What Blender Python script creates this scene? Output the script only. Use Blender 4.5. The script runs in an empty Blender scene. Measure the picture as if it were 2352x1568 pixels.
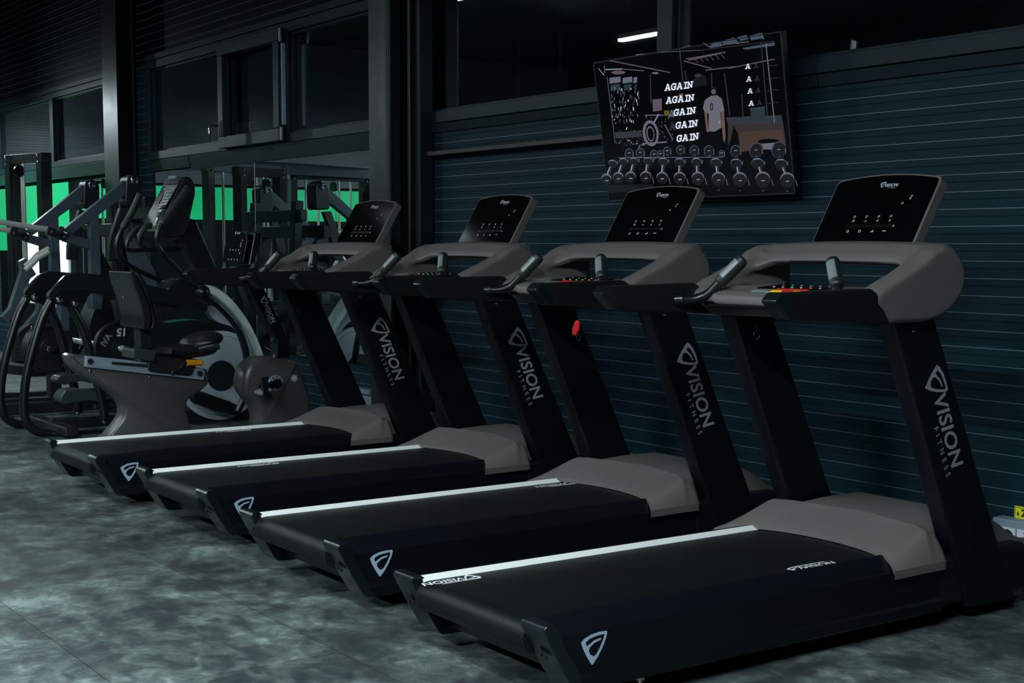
import bpy, bmesh, math, random
from mathutils import Vector, Matrix, noise
from math import radians as rad, sin, cos, pi
random.seed(7)
SC = bpy.context.scene
COL = SC.collection
# ------------------------------------------------------------------ camera, world, exposure
F_PX, CY_PX, YAW, PITCH, ROLL, CAM_H = 3223.1351, 916.9768, .6158, .1083, .0036, 1.3529
FW = Vector((-cos(YAW)*cos(PITCH), sin(YAW)*cos(PITCH), -sin(PITCH)))
R0 = Vector((sin(YAW), cos(YAW), 0)); U0 = R0.cross(FW)
RT = R0*cos(ROLL)+U0*sin(ROLL); UP = -R0*sin(ROLL)+U0*cos(ROLL)
cam_d = bpy.data.cameras.new('camera'); cam = bpy.data.objects.new('camera', cam_d); COL.objects.link(cam)
cam_d.sensor_width = 36; cam_d.lens = F_PX/2352*36; cam_d.shift_y = (CY_PX-784)/2352
cam_d.clip_end = 200
cam.matrix_world = Matrix(((RT.x,UP.x,-FW.x,0),(RT.y,UP.y,-FW.y,0),(RT.z,UP.z,-FW.z,CAM_H),(0,0,0,1)))
SC.camera = cam
w = bpy.data.worlds.new('night'); SC.world = w; w.use_nodes = True
w.node_tree.nodes['Background'].inputs[0].default_value = (.002,.003,.004,1)
w.node_tree.nodes['Background'].inputs[1].default_value = .3
SC.view_settings.view_transform = 'Standard'; SC.view_settings.look = 'None'
SC.view_settings.exposure = 0.0; SC.view_settings.gamma = 1; SC.view_settings.use_curve_mapping = False
# lamp strengths (W/m2 emission of the ceiling tubes, by position)
LAMPS = [ # x0, x1, y, z, strength
    (-11.70,-10.72, .40,3.52, 320), (-16.85,-15.65, .40,3.52, 260), (-6.1,-4.5, -.3,3.52, 260), (-1.9,-.3, .20,3.52, 900),
    (-10.9,-10.0,3.15,3.52, 10), (-7.6,-6.0,-2.4,3.52, 560), (-16.6,-15.4,-1.7,3.1, 600), (-3.2,-1.6,-2.6,3.52,1250), (-7.6,-6.2,-.6,3.52,230), (-17.25,-16.85,3.85,3.02,1500)]  # back-row pair, long end-wall lamp and mid-floor lamp are added, unseen fill
LAMP_COL = (.80,.96,1.0)

# ------------------------------------------------------------------ pixel to point on a real plane (survey of the photograph)
def ray(x, y): return FW + RT*((x-1176)/F_PX) - UP*((y-CY_PX)/F_PX)
def onX(x, y, v): d = ray(x,y); t = v/d.x; return Vector((v, t*d.y, CAM_H+t*d.z))
def onY(x, y, v): d = ray(x,y); t = v/d.y; return Vector((t*d.x, v, CAM_H+t*d.z))

# ------------------------------------------------------------------ materials
MATS = {}
def mat(name, col, rough=.5, metal=0., emit=0., emitcol=None, var=0., scale=20., rvar=0., bump=0., bscale=200., coat=0., spec=.5, stretch=(1,1,1)):
    m = bpy.data.materials.new(name); m.use_nodes = True; nt = m.node_tree; b = nt.nodes['Principled BSDF']
    b.inputs['Base Color'].default_value = (*col,1); b.inputs['Roughness'].default_value = rough
    b.inputs['Metallic'].default_value = metal; b.inputs['Coat Weight'].default_value = coat
    b.inputs['Specular IOR Level'].default_value = spec
    if emit:
        b.inputs['Emission Color'].default_value = (*(emitcol or col),1); b.inputs['Emission Strength'].default_value = emit
    if var or rvar or bump:
        tc = nt.nodes.new('ShaderNodeTexCoord'); mp = nt.nodes.new('ShaderNodeMapping'); mp.inputs['Scale'].default_value = stretch
        nt.links.new(tc.outputs['Object'], mp.inputs[0])
        n = nt.nodes.new('ShaderNodeTexNoise'); n.inputs['Scale'].default_value = scale; n.inputs['Detail'].default_value = 5
        nt.links.new(mp.outputs[0], n.inputs[0])
        if var:
            mx = nt.nodes.new('ShaderNodeMix'); mx.data_type='RGBA'; mx.inputs[6].default_value=(*[c*(1-var) for c in col],1); mx.inputs[7].default_value=(*[min(1,c*(1+var)) for c in col],1)
            nt.links.new(n.outputs[0], mx.inputs[0]); nt.links.new(mx.outputs[2], b.inputs['Base Color'])
        if rvar:
            mr = nt.nodes.new('ShaderNodeMapRange'); mr.inputs[3].default_value=rough-rvar; mr.inputs[4].default_value=rough+rvar
            nt.links.new(n.outputs[0], mr.inputs[0]); nt.links.new(mr.outputs[0], b.inputs['Roughness'])
        if bump:
            n2 = nt.nodes.new('ShaderNodeTexNoise'); n2.inputs['Scale'].default_value = bscale; nt.links.new(mp.outputs[0], n2.inputs[0])
            bp = nt.nodes.new('ShaderNodeBump'); bp.inputs['Strength'].default_value = bump; bp.inputs['Distance'].default_value=.001
            nt.links.new(n2.outputs[0], bp.inputs['Height']); nt.links.new(bp.outputs[0], b.inputs['Normal'])
    MATS[name] = m; return m
mat('black_metal', (.0045,.006,.009), .42, 0, var=.25, scale=6, rvar=.08, bump=.12, bscale=600)
mat('side_metal', (.0030,.0042,.0070), .36, 0, var=.2, scale=5, rvar=.06, bump=.1, bscale=700, spec=.35)
mat('black_gloss', (.004,.005,.006), .16, 0, var=.2, scale=12, rvar=.05)
mat('cap_plastic', (.006,.009,.011), .22, 0, var=.3, scale=14, rvar=.08)
mat('arm_plastic', (.0075,.007,.0085), .40, 0, var=.2, scale=9, rvar=.06, bump=.15, bscale=900)
mat('belt_rubber', (.0035,.0045,.0052), .45, 0, var=.5, scale=3.5, rvar=.10, bump=.35, bscale=900, spec=.22, stretch=(1,.35,1))
mat('roller_belt', (.008,.011,.015), .34, 0, var=.2, scale=8, rvar=.05, spec=.35)
mat('taupe_plastic', (.128,.113,.107), .5, 0, var=.07, scale=5, rvar=.05, bump=.12, bscale=1100)
mat('taupe_light', (.15,.15,.145), .38, 0, var=.06, scale=6, rvar=.05)
mat('strip_silver', (.92,.93,.90), .3, 0, var=.03, scale=4)
mat('screen_black', (.0016,.0016,.0018), .12, 0, var=.2, scale=9, spec=.22)
mat('screen_line', (.005,.0035,.0025), .3, 0, var=.1)
mat('icon_white', (.55,.57,.6), .5, var=.05)
mat('logo_grey', (.30,.31,.34), .45, var=.1, scale=30)
mat('logo_blue', (.36,.47,.60), .4, var=.08, scale=30)
mat('logo_white', (.85,.86,.9), .4, var=.05)
mat('grip_rubber', (.014,.017,.018), .45, var=.2, scale=30, bump=.3, bscale=500)
mat('sensor_metal', (.22,.25,.25), .4, .2, var=.1, scale=30)
mat('tube_black', (.006,.008,.010), .30, 0, var=.1, scale=9, rvar=.01)
mat('chrome', (.75,.78,.8), .08, 1, var=.05)
mat('rod_chrome', (.78,.77,.72), .28, .45, var=.08, scale=3)
mat('red_plastic', (.62,.018,.022), .4, var=.1)
mat('yellow_plastic', (.85,.62,.01), .45, var=.05)
mat('orange_plastic', (.85,.33,.01), .45, var=.05)
mat('green_light', (.0,.3,.05), .4, emit=.6, emitcol=(0,.8,.2)); mat('red_light', (.5,.02,.01), .4, emit=.6, emitcol=(1,.1,.03))
mat('steel_blue', (.062,.088,.115), .42, .1, var=.12, scale=14, rvar=.06, bump=.2, bscale=700)
mat('frame_dark', (.010,.0115,.014), .4, .0, var=.2, scale=9, rvar=.06)
mat('disc_grey', (.36,.42,.48), .4, .0, var=.05, scale=8, rvar=.05)
mat('disc_hub', (.01,.018,.02), .4, var=.1)
mat('arc_silver', (.85,.93,.90), .25, .1, var=.03, scale=6)
mat('shroud_slate', (.011,.014,.018), .24, 0, var=.12, scale=6, rvar=.03)
mat('bike_taupe', (.075,.073,.070), .32, .15, var=.08, scale=4, rvar=.04, bump=.1, bscale=900)
mat('rail_alu', (.42,.52,.62), .32, .55, var=.08, scale=12)
mat('vinyl_black', (.012,.012,.013), .35, var=.2, scale=10, bump=.3, bscale=350)
mat('backrest_shell', (.013,.015,.015), .22, var=.1)
mat('console_slate', (.030,.038,.043), .35, var=.1)
mat('plate_rubber', (.010,.012,.014), .4, var=.2, scale=12, bump=.2, bscale=400)
mat('panel_blue', (.0074,.0255,.0375), .5, .0, var=.16, scale=1.6, rvar=.07, spec=.12, stretch=(.35,1,1.5))
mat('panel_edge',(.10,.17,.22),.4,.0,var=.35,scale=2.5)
mat('panel_dark', (.003,.0045,.0055), .5, .0, var=.2, scale=2, rvar=.06, spec=.12)
mat('panel_grey', (.045,.060,.072), .45, .0, var=.12, scale=2, rvar=.06)
mat('frame_anthracite', (.011,.020,.029), .45, .0, var=.12, scale=6, rvar=.06, spec=.25)
mat('column_paint', (.008,.010,.010), .3, 0, var=.4, scale=5, rvar=.12, bump=.5, bscale=30)
mat('conduit_brown', (.009,.0055,.005), .4, var=.2)
mat('ceiling_dark', (.006,.007,.008), .6, var=.2, scale=2)
mat('lamp_housing', (.2,.2,.2), .5, var=.05)
mat('socket_white', (.62,.68,.74), .4, var=.05); mat('socket_grey', (.22,.28,.34), .4, var=.05); mat('hole_black', (.004,.004,.004), .6, var=.1)
mat('sign_yellow', (.80,.80,.02), .4, var=.04)
mat('green_paint', (.0,.75,.26), .5, var=.06, scale=2)
mat('tv_bezel', (.006,.006,.007), .25, var=.1); mat('tv_rim', (.16,.18,.19), .25, .8, var=.05)
mat('blue_strip', (.3,.45,.6), .4, var=.1)
def lampmat(name, s, col=LAMP_COL):
    m = bpy.data.materials.new(name); m.use_nodes = True; nt = m.node_tree; b = nt.nodes['Principled BSDF']
    b.inputs['Base Color'].default_value=(.8,.8,.8,1); b.inputs['Emission Color'].default_value=(*col,1); b.inputs['Emission Strength'].default_value=s
    MATS[name]=m; return name
def glass_mirror(name, col, rough, tint):   # window pane at night: mostly clear to the black outside, reflecting the room
    m = bpy.data.materials.new(name); m.use_nodes = True; nt = m.node_tree
    for n in list(nt.nodes): nt.nodes.remove(n)
    o = nt.nodes.new('ShaderNodeOutputMaterial'); g = nt.nodes.new('ShaderNodeBsdfGlossy'); d = nt.nodes.new('ShaderNodeBsdfTransparent'); mx = nt.nodes.new('ShaderNodeMixShader')
    n = nt.nodes.new('ShaderNodeTexNoise'); n.inputs['Scale'].default_value=3
    mr = nt.nodes.new('ShaderNodeMapRange'); mr.inputs[3].default_value=max(0,rough-.004); mr.inputs[4].default_value=rough+.004
    nt.links.new(n.outputs[0], mr.inputs[0]); nt.links.new(mr.outputs[0], g.inputs['Roughness'])
    g.inputs['Color'].default_value=(*col,1); d.inputs['Color'].default_value=(*tint,1); mx.inputs[0].default_value = .5
    mx.inputs[0].default_value = {'window_glass':.34,'mirror':.97}[name]
    nt.links.new(d.outputs[0], mx.inputs[1]); nt.links.new(g.outputs[0], mx.inputs[2]); nt.links.new(mx.outputs[0], o.inputs[0])
    MATS[name] = m
glass_mirror('window_glass', (.9,.97,1), .006, (.8,.85,.85)); glass_mirror('mirror', (.62,.72,.72), .004, (0,0,0))
def floor_mat():
    m = bpy.data.materials.new('floor_vinyl'); m.use_nodes=True; nt=m.node_tree; b=nt.nodes['Principled BSDF']; L=nt.links.new
    g = nt.nodes.new('ShaderNodeNewGeometry'); 
    def nz(s, d, rgh=.55, dist=0, st=(1,1,1)):
        mp=nt.nodes.new('ShaderNodeMapping'); mp.inputs['Scale'].default_value=st; L(g.outputs['Position'],mp.inputs[0])
        n=nt.nodes.new('ShaderNodeTexNoise'); n.inputs['Scale'].default_value=s; n.inputs['Detail'].default_value=d; n.inputs['Roughness'].default_value=rgh; n.inputs['Distortion'].default_value=dist; L(mp.outputs[0],n.inputs[0]); return n
    # tiles .745 (Y) x 1.49 (X): every tile has its own tone
    br=nt.nodes.new('ShaderNodeTexBrick'); mp=nt.nodes.new('ShaderNodeMapping'); L(g.outputs['Position'],mp.inputs[0]); mp.inputs['Location'].default_value=(.35,.055,0); L(mp.outputs[0],br.inputs[0])
    br.inputs['Scale'].default_value=1; br.inputs['Brick Width'].default_value=1.49; br.inputs['Row Height'].default_value=.745; br.inputs['Mortar Size'].default_value=.0022; br.inputs['Mortar Smooth'].default_value=.2
    br.inputs['Color1'].default_value=(.72,.72,.72,1); br.inputs['Color2'].default_value=(1.15,1.15,1.15,1); br.inputs['Mortar'].default_value=(.22,.22,.22,1)
    a=nz(3.0,10,.66,.4); c=nz(9,8,.65,.8,(1,1.3,1)); d=nz(45,4,.5)
    mx=nt.nodes.new('ShaderNodeMath'); mx.operation='MULTIPLY_ADD'; L(a.outputs[0],mx.inputs[0]); mx.inputs[1].default_value=.56
    m2=nt.nodes.new('ShaderNodeMath'); m2.operation='MULTIPLY'; L(c.outputs[0],m2.inputs[0]); m2.inputs[1].default_value=.39; L(m2.outputs[0],mx.inputs[2])
    m3=nt.nodes.new('ShaderNodeMath'); m3.operation='MULTIPLY_ADD'; L(d.outputs[0],m3.inputs[0]); m3.inputs[1].default_value=.05; L(mx.outputs[0],m3.inputs[2])
    cr=nt.nodes.new('ShaderNodeValToRGB'); L(m3.outputs[0],cr.inputs[0]); e=cr.color_ramp.elements
    e[0].position=.36; e[0].color=(.018,.023,.028,1); e[1].position=.64; e[1].color=(.26,.315,.30,1)
    x=cr.color_ramp.elements.new(.46); x.color=(.044,.055,.057,1); x=cr.color_ramp.elements.new(.54); x.color=(.105,.128,.122,1)
    mm=nt.nodes.new('ShaderNodeMix'); mm.data_type='RGBA'; mm.blend_type='MULTIPLY'; mm.inputs[0].default_value=1; L(cr.outputs[0],mm.inputs[6]); L(br.outputs[0],mm.inputs[7])
    L(mm.outputs[2],b.inputs['Base Color'])
    mr=nt.nodes.new('ShaderNodeMapRange'); mr.inputs[3].default_value=.42; mr.inputs[4].default_value=.68; L(c.outputs[0],mr.inputs[0]); L(mr.outputs[0],b.inputs['Roughness'])
    bp=nt.nodes.new('ShaderNodeBump'); bp.inputs['Strength'].default_value=.25; bp.inputs['Distance'].default_value=.002; L(m3.outputs[0],bp.inputs['Height']); L(bp.outputs[0],b.inputs['Normal'])
    b.inputs['Specular IOR Level'].default_value=.35
    MATS['floor_vinyl']=m
floor_mat()
def column_mat():
    m=bpy.data.materials.new('column_flaked'); m.use_nodes=True; nt=m.node_tree; b=nt.nodes['Principled BSDF']; L=nt.links.new
    g=nt.nodes.new('ShaderNodeNewGeometry'); mp=nt.nodes.new('ShaderNodeMapping'); mp.inputs['Scale'].default_value=(6,6,1.6); L(g.outputs['Position'],mp.inputs[0])
    n=nt.nodes.new('ShaderNodeTexNoise'); n.inputs['Scale'].default_value=1.1; n.inputs['Detail'].default_value=8; n.inputs['Distortion'].default_value=.6; L(mp.outputs[0],n.inputs[0])
    cr=nt.nodes.new('ShaderNodeValToRGB'); L(n.outputs[0],cr.inputs[0]); e=cr.color_ramp.elements; e[0].position=.42; e[0].color=(.0025,.003,.003,1); e[1].position=.60; e[1].color=(.022,.030,.023,1)
    L(cr.outputs[0],b.inputs['Base Color']); b.inputs['Roughness'].default_value=.35; MATS['column_flaked']=m
column_mat()

# ------------------------------------------------------------------ mesh helpers
def cr_path(pts, n=6):
    pts=[Vector(p) for p in pts]
    if len(pts)<3: return pts
    out=[]
    for i in range(len(pts)-1):
        p0=pts[max(i-1,0)];p1=pts[i];p2=pts[i+1];p3=pts[min(i+2,len(pts)-1)]
        for k in range(n):
            t=k/n; out.append(.5*((2*p1)+(p2-p0)*t+(2*p0-5*p1+4*p2-p3)*t*t+(3*p1-p0-3*p2+p3)*t**3))
    out.append(pts[-1]); return out
class MB:
    def __init__(s): s.v=[]; s.f=[]; s.m=[]
    def add(s, vs, fs, mi=0):
        o=len(s.v); s.v+=[Vector(v) for v in vs]; s.f+=[tuple(i+o for i in f) for f in fs]; s.m+=[mi]*len(fs); return s
    def box(s, c, d, rot=None, mi=0):
        c=Vector(c); vs=[]
        for x in (-1,1):
            for y in (-1,1):
                for z in (-1,1):
                    p=Vector((x*d[0]/2,y*d[1]/2,z*d[2]/2)); vs.append(c+(rot@p if rot else p))
        return s.add(vs,[(0,1,3,2),(4,6,7,5),(0,4,5,1),(2,3,7,6),(0,2,6,4),(1,5,7,3)],mi)
    def loops(s, loops, closed=True, caps=True, mi=0):   # list of rings with equal counts
        n=len(loops[0]); vs=[p for l in loops for p in l]; fs=[]
        for i in range(len(loops)-1):
            for j in range(n if closed else n-1):
                a=i*n+j; b=i*n+(j+1)%n; fs.append((a,b,b+n,a+n))
        if caps: fs.append(tuple(reversed(range(n)))); fs.append(tuple((len(loops)-1)*n+j for j in range(n)))
        return s.add(vs,fs,mi)
    def prism(s, poly, ax, a, b, mi=0):   # poly of 2-D points in the other two axes
        def P(p,t): return {'x':(t,p[0],p[1]),'y':(p[0],t,p[1]),'z':(p[0],p[1],t)}[ax]
        return s.loops([[P(p,a) for p in poly],[P(p,b) for p in poly]],mi=mi)
    def slab(s, pts, off, mi=0):           # 3-D outline pushed along off
        off=Vector(off); return s.loops([[Vector(p) for p in pts],[Vector(p)+off for p in pts]],mi=mi)
    def tube(s, path, r, n=12, mi=0, smooth=True, sub=6):
        path=cr_path(path,sub) if smooth else [Vector(p) for p in path]
        rs=r if callable(r) else (lambda t:r); rings=[]; T0=None
        for i,p in enumerate(path):
            t=(path[min(i+1,len(path)-1)]-path[max(i-1,0)]).normalized()
            if T0 is None: up=Vector((0,0,1)) if abs(t.z)<.9 else Vector((1,0,0)); N=t.cross(up).normalized()
            else: N=(N-t*N.dot(t)).normalized()
            T0=t; B=t.cross(N); rr=rs(i/(len(path)-1)); rings.append([p+N*cos(2*pi*k/n)*rr+B*sin(2*pi*k/n)*rr for k in range(n)])
        return s.loops(rings,mi=mi)
    def cyl(s, a, b, r, r2=None, n=20, mi=0):
        r2=r if r2 is None else r2; return s.tube([a,b],lambda t:r+(r2-r)*t,n,mi,False)
    def bar(s, a, b, w, h, up=(0,0,1), mi=0):   # rectangular bar
        a=Vector(a);b=Vector(b);t=(b-a).normalized();upv=Vector(up); x=t.cross(upv).normalized(); y=x.cross(t)
        R=[[p+x*w/2*i+y*h/2*j for i,j in ((-1,-1),(1,-1),(1,1),(-1,1))] for p in (a,b)]
        return s.loops(R,mi=mi)
    def ell(s, c, r, n=20, m=12, mi=0, rot=None):
        c=Vector(c); rings=[]
        for i in range(1,m):
            th=pi*i/m; ring=[]
            for k in range(n):
                p=Vector((sin(th)*cos(2*pi*k/n)*r[0],sin(th)*sin(2*pi*k/n)*r[1],cos(th)*r[2])); ring.append(c+(rot@p if rot else p))
            rings.append(ring)
        return s.loops(rings,mi=mi)
    def torus(s, c, R, r, axis='x', n=48, m=10, mi=0, a0=0, a1=2*pi):
        full=abs(a1-a0-2*pi)<1e-4; rings=[]
        for i in range(n+1):
            a=a0+(a1-a0)*i/n; ring=[]
            for k in range(m):
                b=2*pi*k/m; q=(R+r*cos(b)); u,v,w_=q*cos(a),q*sin(a),r*sin(b)
                ring.append(Vector(c)+Vector({'x':(w_,u,v),'y':(u,w_,v),'z':(u,v,w_)}[axis]))
            rings.append(ring)
        return s.loops(rings,caps=not full,mi=mi)
    def disc(s, c, r, t, axis='x', n=48, mi=0):
        c=Vector(c); d={'x':Vector((t,0,0)),'y':Vector((0,t,0)),'z':Vector((0,0,t))}[axis]; return s.cyl(c-d/2,c+d/2,r,n=n,mi=mi)
    def mesh2d(s, md, M, mi=0):            # (verts, faces) of flat lettering placed by matrix M
        return s.add([M@Vector(v) for v in md[0]], md[1], mi)
    def build(s, name, mats, parent=None, bevel=0, seg=2, ang=35, flat=False, loc=(0,0,0), modify=None):
        me=bpy.data.meshes.new(name); loc=Vector(loc); me.from_pydata([v-loc for v in s.v],[],s.f); me.validate()
        bm=bmesh.new(); bm.from_mesh(me)
        for f,mi in zip(bm.faces,s.m): f.material_index=mi
        bmesh.ops.recalc_face_normals(bm,faces=bm.faces); bm.to_mesh(me); bm.free()
        for m in ([mats] if isinstance(mats,str) else mats): me.materials.append(MATS[m])
        o=bpy.data.objects.new(name,me); COL.objects.link(o); o.location=loc
        if modify: modify(o)
        if bevel:
            me.polygons.foreach_set('use_smooth',[True]*len(me.polygons))
            b=o.modifiers.new('bevel','BEVEL'); b.width=bevel; b.segments=seg; b.limit_method='ANGLE'; b.angle_limit=rad(30); b.harden_normals=True
        if modify or bevel:
            dg=bpy.context.evaluated_depsgraph_get(); nm=bpy.data.meshes.new_from_object(o.evaluated_get(dg)); o.modifiers.clear(); o.data=nm; nm.name=name; me=nm
        if not flat and not bevel:
            me.polygons.foreach_set('use_smooth',[len(q.vertices)<8 for q in me.polygons]); me.set_sharp_from_angle(angle=rad(ang))
        if parent: o.parent=parent
        return o
def text2d(body, size=1, shear=0, space=1, bold=0, align='CENTER'):
    c=bpy.data.curves.new('t','FONT'); c.body=body; c.size=size; c.shear=shear; c.space_character=space; c.offset=bold; c.align_x=align; c.align_y='CENTER'; c.resolution_u=3
    o=bpy.data.objects.new('t',c); COL.objects.link(o); dg=bpy.context.evaluated_depsgraph_get()
    me=bpy.data.meshes.new_from_object(o.evaluated_get(dg)); vs=[v.co.copy() for v in me.vertices]; fs=[tuple(p.vertices) for p in me.polygons]
    bpy.data.objects.remove(o); bpy.data.curves.remove(c); bpy.data.meshes.remove(me); return vs,fs
def shape2d(loops):     # filled outline with holes
    c=bpy.data.curves.new('s','CURVE'); c.dimensions='2D'; c.fill_mode='BOTH'
    for l in loops:
        sp=c.splines.new('POLY'); sp.points.add(len(l)-1); sp.use_cyclic_u=True
        for i,p in enumerate(l): sp.points[i].co=(p[0],p[1],0,1)
    o=bpy.data.objects.new('s',c); COL.objects.link(o); dg=bpy.context.evaluated_depsgraph_get()
    me=bpy.data.meshes.new_from_object(o.evaluated_get(dg)); vs=[v.co.copy() for v in me.vertices]; fs=[tuple(p.vertices) for p in me.polygons]
    bpy.data.objects.remove(o); bpy.data.curves.remove(c); bpy.data.meshes.remove(me); return vs,fs
def frame(o, x, y):   # matrix with origin o, text x-axis and y-axis
    x=Vector(x).normalized(); y=Vector(y); y=(y-x*y.dot(x)).normalized(); z=x.cross(y); return Matrix(((x.x,y.x,z.x,o[0]),(x.y,y.y,z.y,o[1]),(x.z,y.z,z.z,o[2]),(0,0,0,1)))
_e=[[(1708,1190),(1740,1165),(1800,1145),(1870,1137),(1935,1138),(1945,1150),(1935,1190),(1900,1260),(1860,1320),(1815,1367),(1805,1365),(1760,1300),(1725,1235)],
    [(1750,1196),(1790,1174),(1850,1162),(1912,1159),(1920,1166),(1905,1205),(1875,1258),(1845,1298),(1824,1308),(1795,1292),(1779,1264),(1786,1240),(1825,1212),(1888,1197),(1890,1183),(1830,1190),(1762,1226)]]
EMB=shape2d([[((x-1826)/237,(1245-y)/237) for x,y in l] for l in _e])   # about 1 wide
VIS=text2d('VISION',1,.25,1.02,.022); FIT=text2d('FITNESS',1,0,1.9,.012)
def logo_line(M, h):    # emblem + VISION + FITNESS in a row, h = cap height
    mb=MB(); mb.mesh2d(EMB, M@Matrix.Translation((-2.35*h,.05*h,0))@Matrix.Scale(1.75*h,4)); mb.mesh2d(VIS, M@Matrix.Translation((.55*h,0,0))@Matrix.Scale(1.42*h,4)); mb.mesh2d(FIT, M@Matrix.Translation((1.5*h,-.85*h,0))@Matrix.Scale(.5*h,4)); return mb
# ------------------------------------------------------------------ bookkeeping
def tag(o,label=None,cat=None,group=None,kind=None):
    if label: o['label']=label
    if cat: o['category']=cat
    if group: o['group']=group
    if kind: o['kind']=kind
    return o
def thing(name,label,cat,loc=(0,0,0),rz=0,group=None):
    o=bpy.data.objects.new(name,None); COL.objects.link(o); o.location=loc; o.rotation_euler=(0,0,rz); return tag(o,label,cat,group)
def struct(mb,name,m,**k): return tag(mb.build(name,m,**k),kind='structure')
def copy_tree(o,parent=None):
    c=o.copy(); COL.objects.link(c)
    if parent: c.parent=parent
    for ch in list(KIDS.get(o.name,())): copy_tree(ch,c)
    return c
KIDS={}
def index_kids():
    KIDS.clear()
    for o in COL.objects:
        if o.parent: KIDS.setdefault(o.parent.name,[]).append(o)

# ================================================================== THE ROOM
XL,XR,YB,YW,ZC=-19.0,4.0,-4.5,5.0,4.3
struct(MB().box(((XL+XR)/2,(YB+YW)/2,-.05),(XR-XL+.4,YW-YB+.6,.1)),'floor','floor_vinyl')
struct(MB().box(((XL+XR)/2,(YB+YW)/2,ZC+.05),(XR-XL+.4,YW-YB+.6,.1)),'ceiling','ceiling_dark')
def ribbed(mb, x0, x1, z0, z1, y=YW, per=.0725, ax='x', mi=0, d=.0035, em=2):
    prof=[]; k=math.floor(z0/per)
    z=k*per
    while z<z1:
        deep = d*(1.6 if k%14==5 else 1)
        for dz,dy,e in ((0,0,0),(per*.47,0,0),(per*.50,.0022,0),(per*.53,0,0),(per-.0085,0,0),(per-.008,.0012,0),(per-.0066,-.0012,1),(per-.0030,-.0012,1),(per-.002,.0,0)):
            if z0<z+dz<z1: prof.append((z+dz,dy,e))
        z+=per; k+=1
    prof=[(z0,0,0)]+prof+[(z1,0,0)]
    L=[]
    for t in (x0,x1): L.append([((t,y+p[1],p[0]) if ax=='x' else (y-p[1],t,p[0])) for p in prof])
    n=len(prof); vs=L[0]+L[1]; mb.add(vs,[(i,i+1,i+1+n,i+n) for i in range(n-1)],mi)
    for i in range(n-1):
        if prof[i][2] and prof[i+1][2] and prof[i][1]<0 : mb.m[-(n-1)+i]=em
wf=MB()
MZ0,MZ1=.50,2.04
ribbed(wf,-8.75,XR,0,2.10); ribbed(wf,-8.75,XR,3.35,ZC,mi=1)
ribbed(wf,-8.75,-8.12,2.10,3.35)
ribbed(wf,XL,-8.75,3.06,ZC,mi=1); ribbed(wf,XL,-8.75,0,MZ0); ribbed(wf,-13.95,-12.95,MZ0,3.06)
ribbed(wf,XL,-18.2,MZ0,3.06)
wf.box(((XL+XR)/2,YW+.16,ZC/2-.9),(XR-XL,.04,2.3),mi=1)
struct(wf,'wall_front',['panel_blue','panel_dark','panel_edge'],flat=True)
wl=MB(); ribbed(wl,YB,YW,2.22,ZC,y=XL,ax='y'); struct_l=wl
wl.box((XL-.03,(YB+YW)/2,1.1),(.06,YW-YB,2.2),mi=1)
struct(wl,'wall_left',['panel_grey','panel_dark','panel_grey'],flat=True)
struct(MB().box((XR+.05,.25,ZC/2),(.1,YW-YB,ZC)),'wall_right','panel_dark')
struct(MB().box(((XL+XR)/2,YB-.05,ZC/2),(XR-XL,.1,ZC)),'wall_back','panel_dark')
# green painted band on the end wall, with a lit doorway beside it
gp=MB(); gp.box((XL+.012,.65,1.95),(.02,6.2,.46)); 
gp.box((XL+.012,4.33,1.74),(.02,1.3,.92)); struct(gp,'trim_1','green_paint')
lampmat('door_glow',1.5,(.85,.93,1.0)); mat('door_leaf',(.5,.55,.6),.4,var=.05)
dr=MB().box((XL+.03,4.20,1.02),(.05,.62,1.0)); struct(dr,'window_9','door_glow',bevel=.005)
struct(MB().box((XL+.035,4.20,1.55),(.06,.70,.05)).box((XL+.035,3.86,1.02),(.06,.05,1.06)).box((XL+.035,4.54,1.02),(.06,.05,1.06)),'trim_2','door_leaf',bevel=.004)

# ---- windows
WN=[0]
def window(x0,x1,z0,z1,mulls,fw=.075,y=YW,name=None):
    WN[0]+=1; mb=MB(); ya,yb=y-.035,y+.05
    def bx(a,b,c,d,ex=0): mb.box(((a+b)/2,(ya+yb)/2-ex,(c+d)/2),(b-a,yb-ya,d-c))
    bx(x0,x1,z0,z0+fw); bx(x0,x1,z1-fw,z1); bx(x0,x0+fw,z0+fw,z1-fw); bx(x1-fw,x1,z0+fw,z1-fw)
    for m in mulls: bx(m-.06,m+.06,z0+fw,z1-fw)
    # glazing bead
    for a,b in zip([x0+fw]+[m+.06 for m in mulls],[m-.06 for m in mulls]+[x1-fw]):
        for (p,q,r_,s_) in ((a,b,z0+fw,z0+fw+.018),(a,b,z1-fw-.018,z1-fw),(a,a+.018,z0+fw,z1-fw),(b-.018,b,z0+fw,z1-fw)):
            mb.box(((p+q)/2,y+.015,(r_+s_)/2),(q-p,.03,s_-r_))
    w_=struct(mb,'window_%d'%WN[0],'frame_anthracite',bevel=.004)
    g=MB().box(((x0+x1)/2,y+.03,(z0+z1)/2),(x1-x0-fw,.006,z1-z0-fw)); g.build('glass_pane','window_glass',w_)
    return w_
window(-8.12,2.2,2.155,3.35,[-5.655,-3.2,-.7])
midw=window(-13.02,-8.70,2.155,3.07,[-11.25,-10.10])
window(-18.2,-13.95,2.215,3.03,[-15.92],fw=.06)
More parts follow.
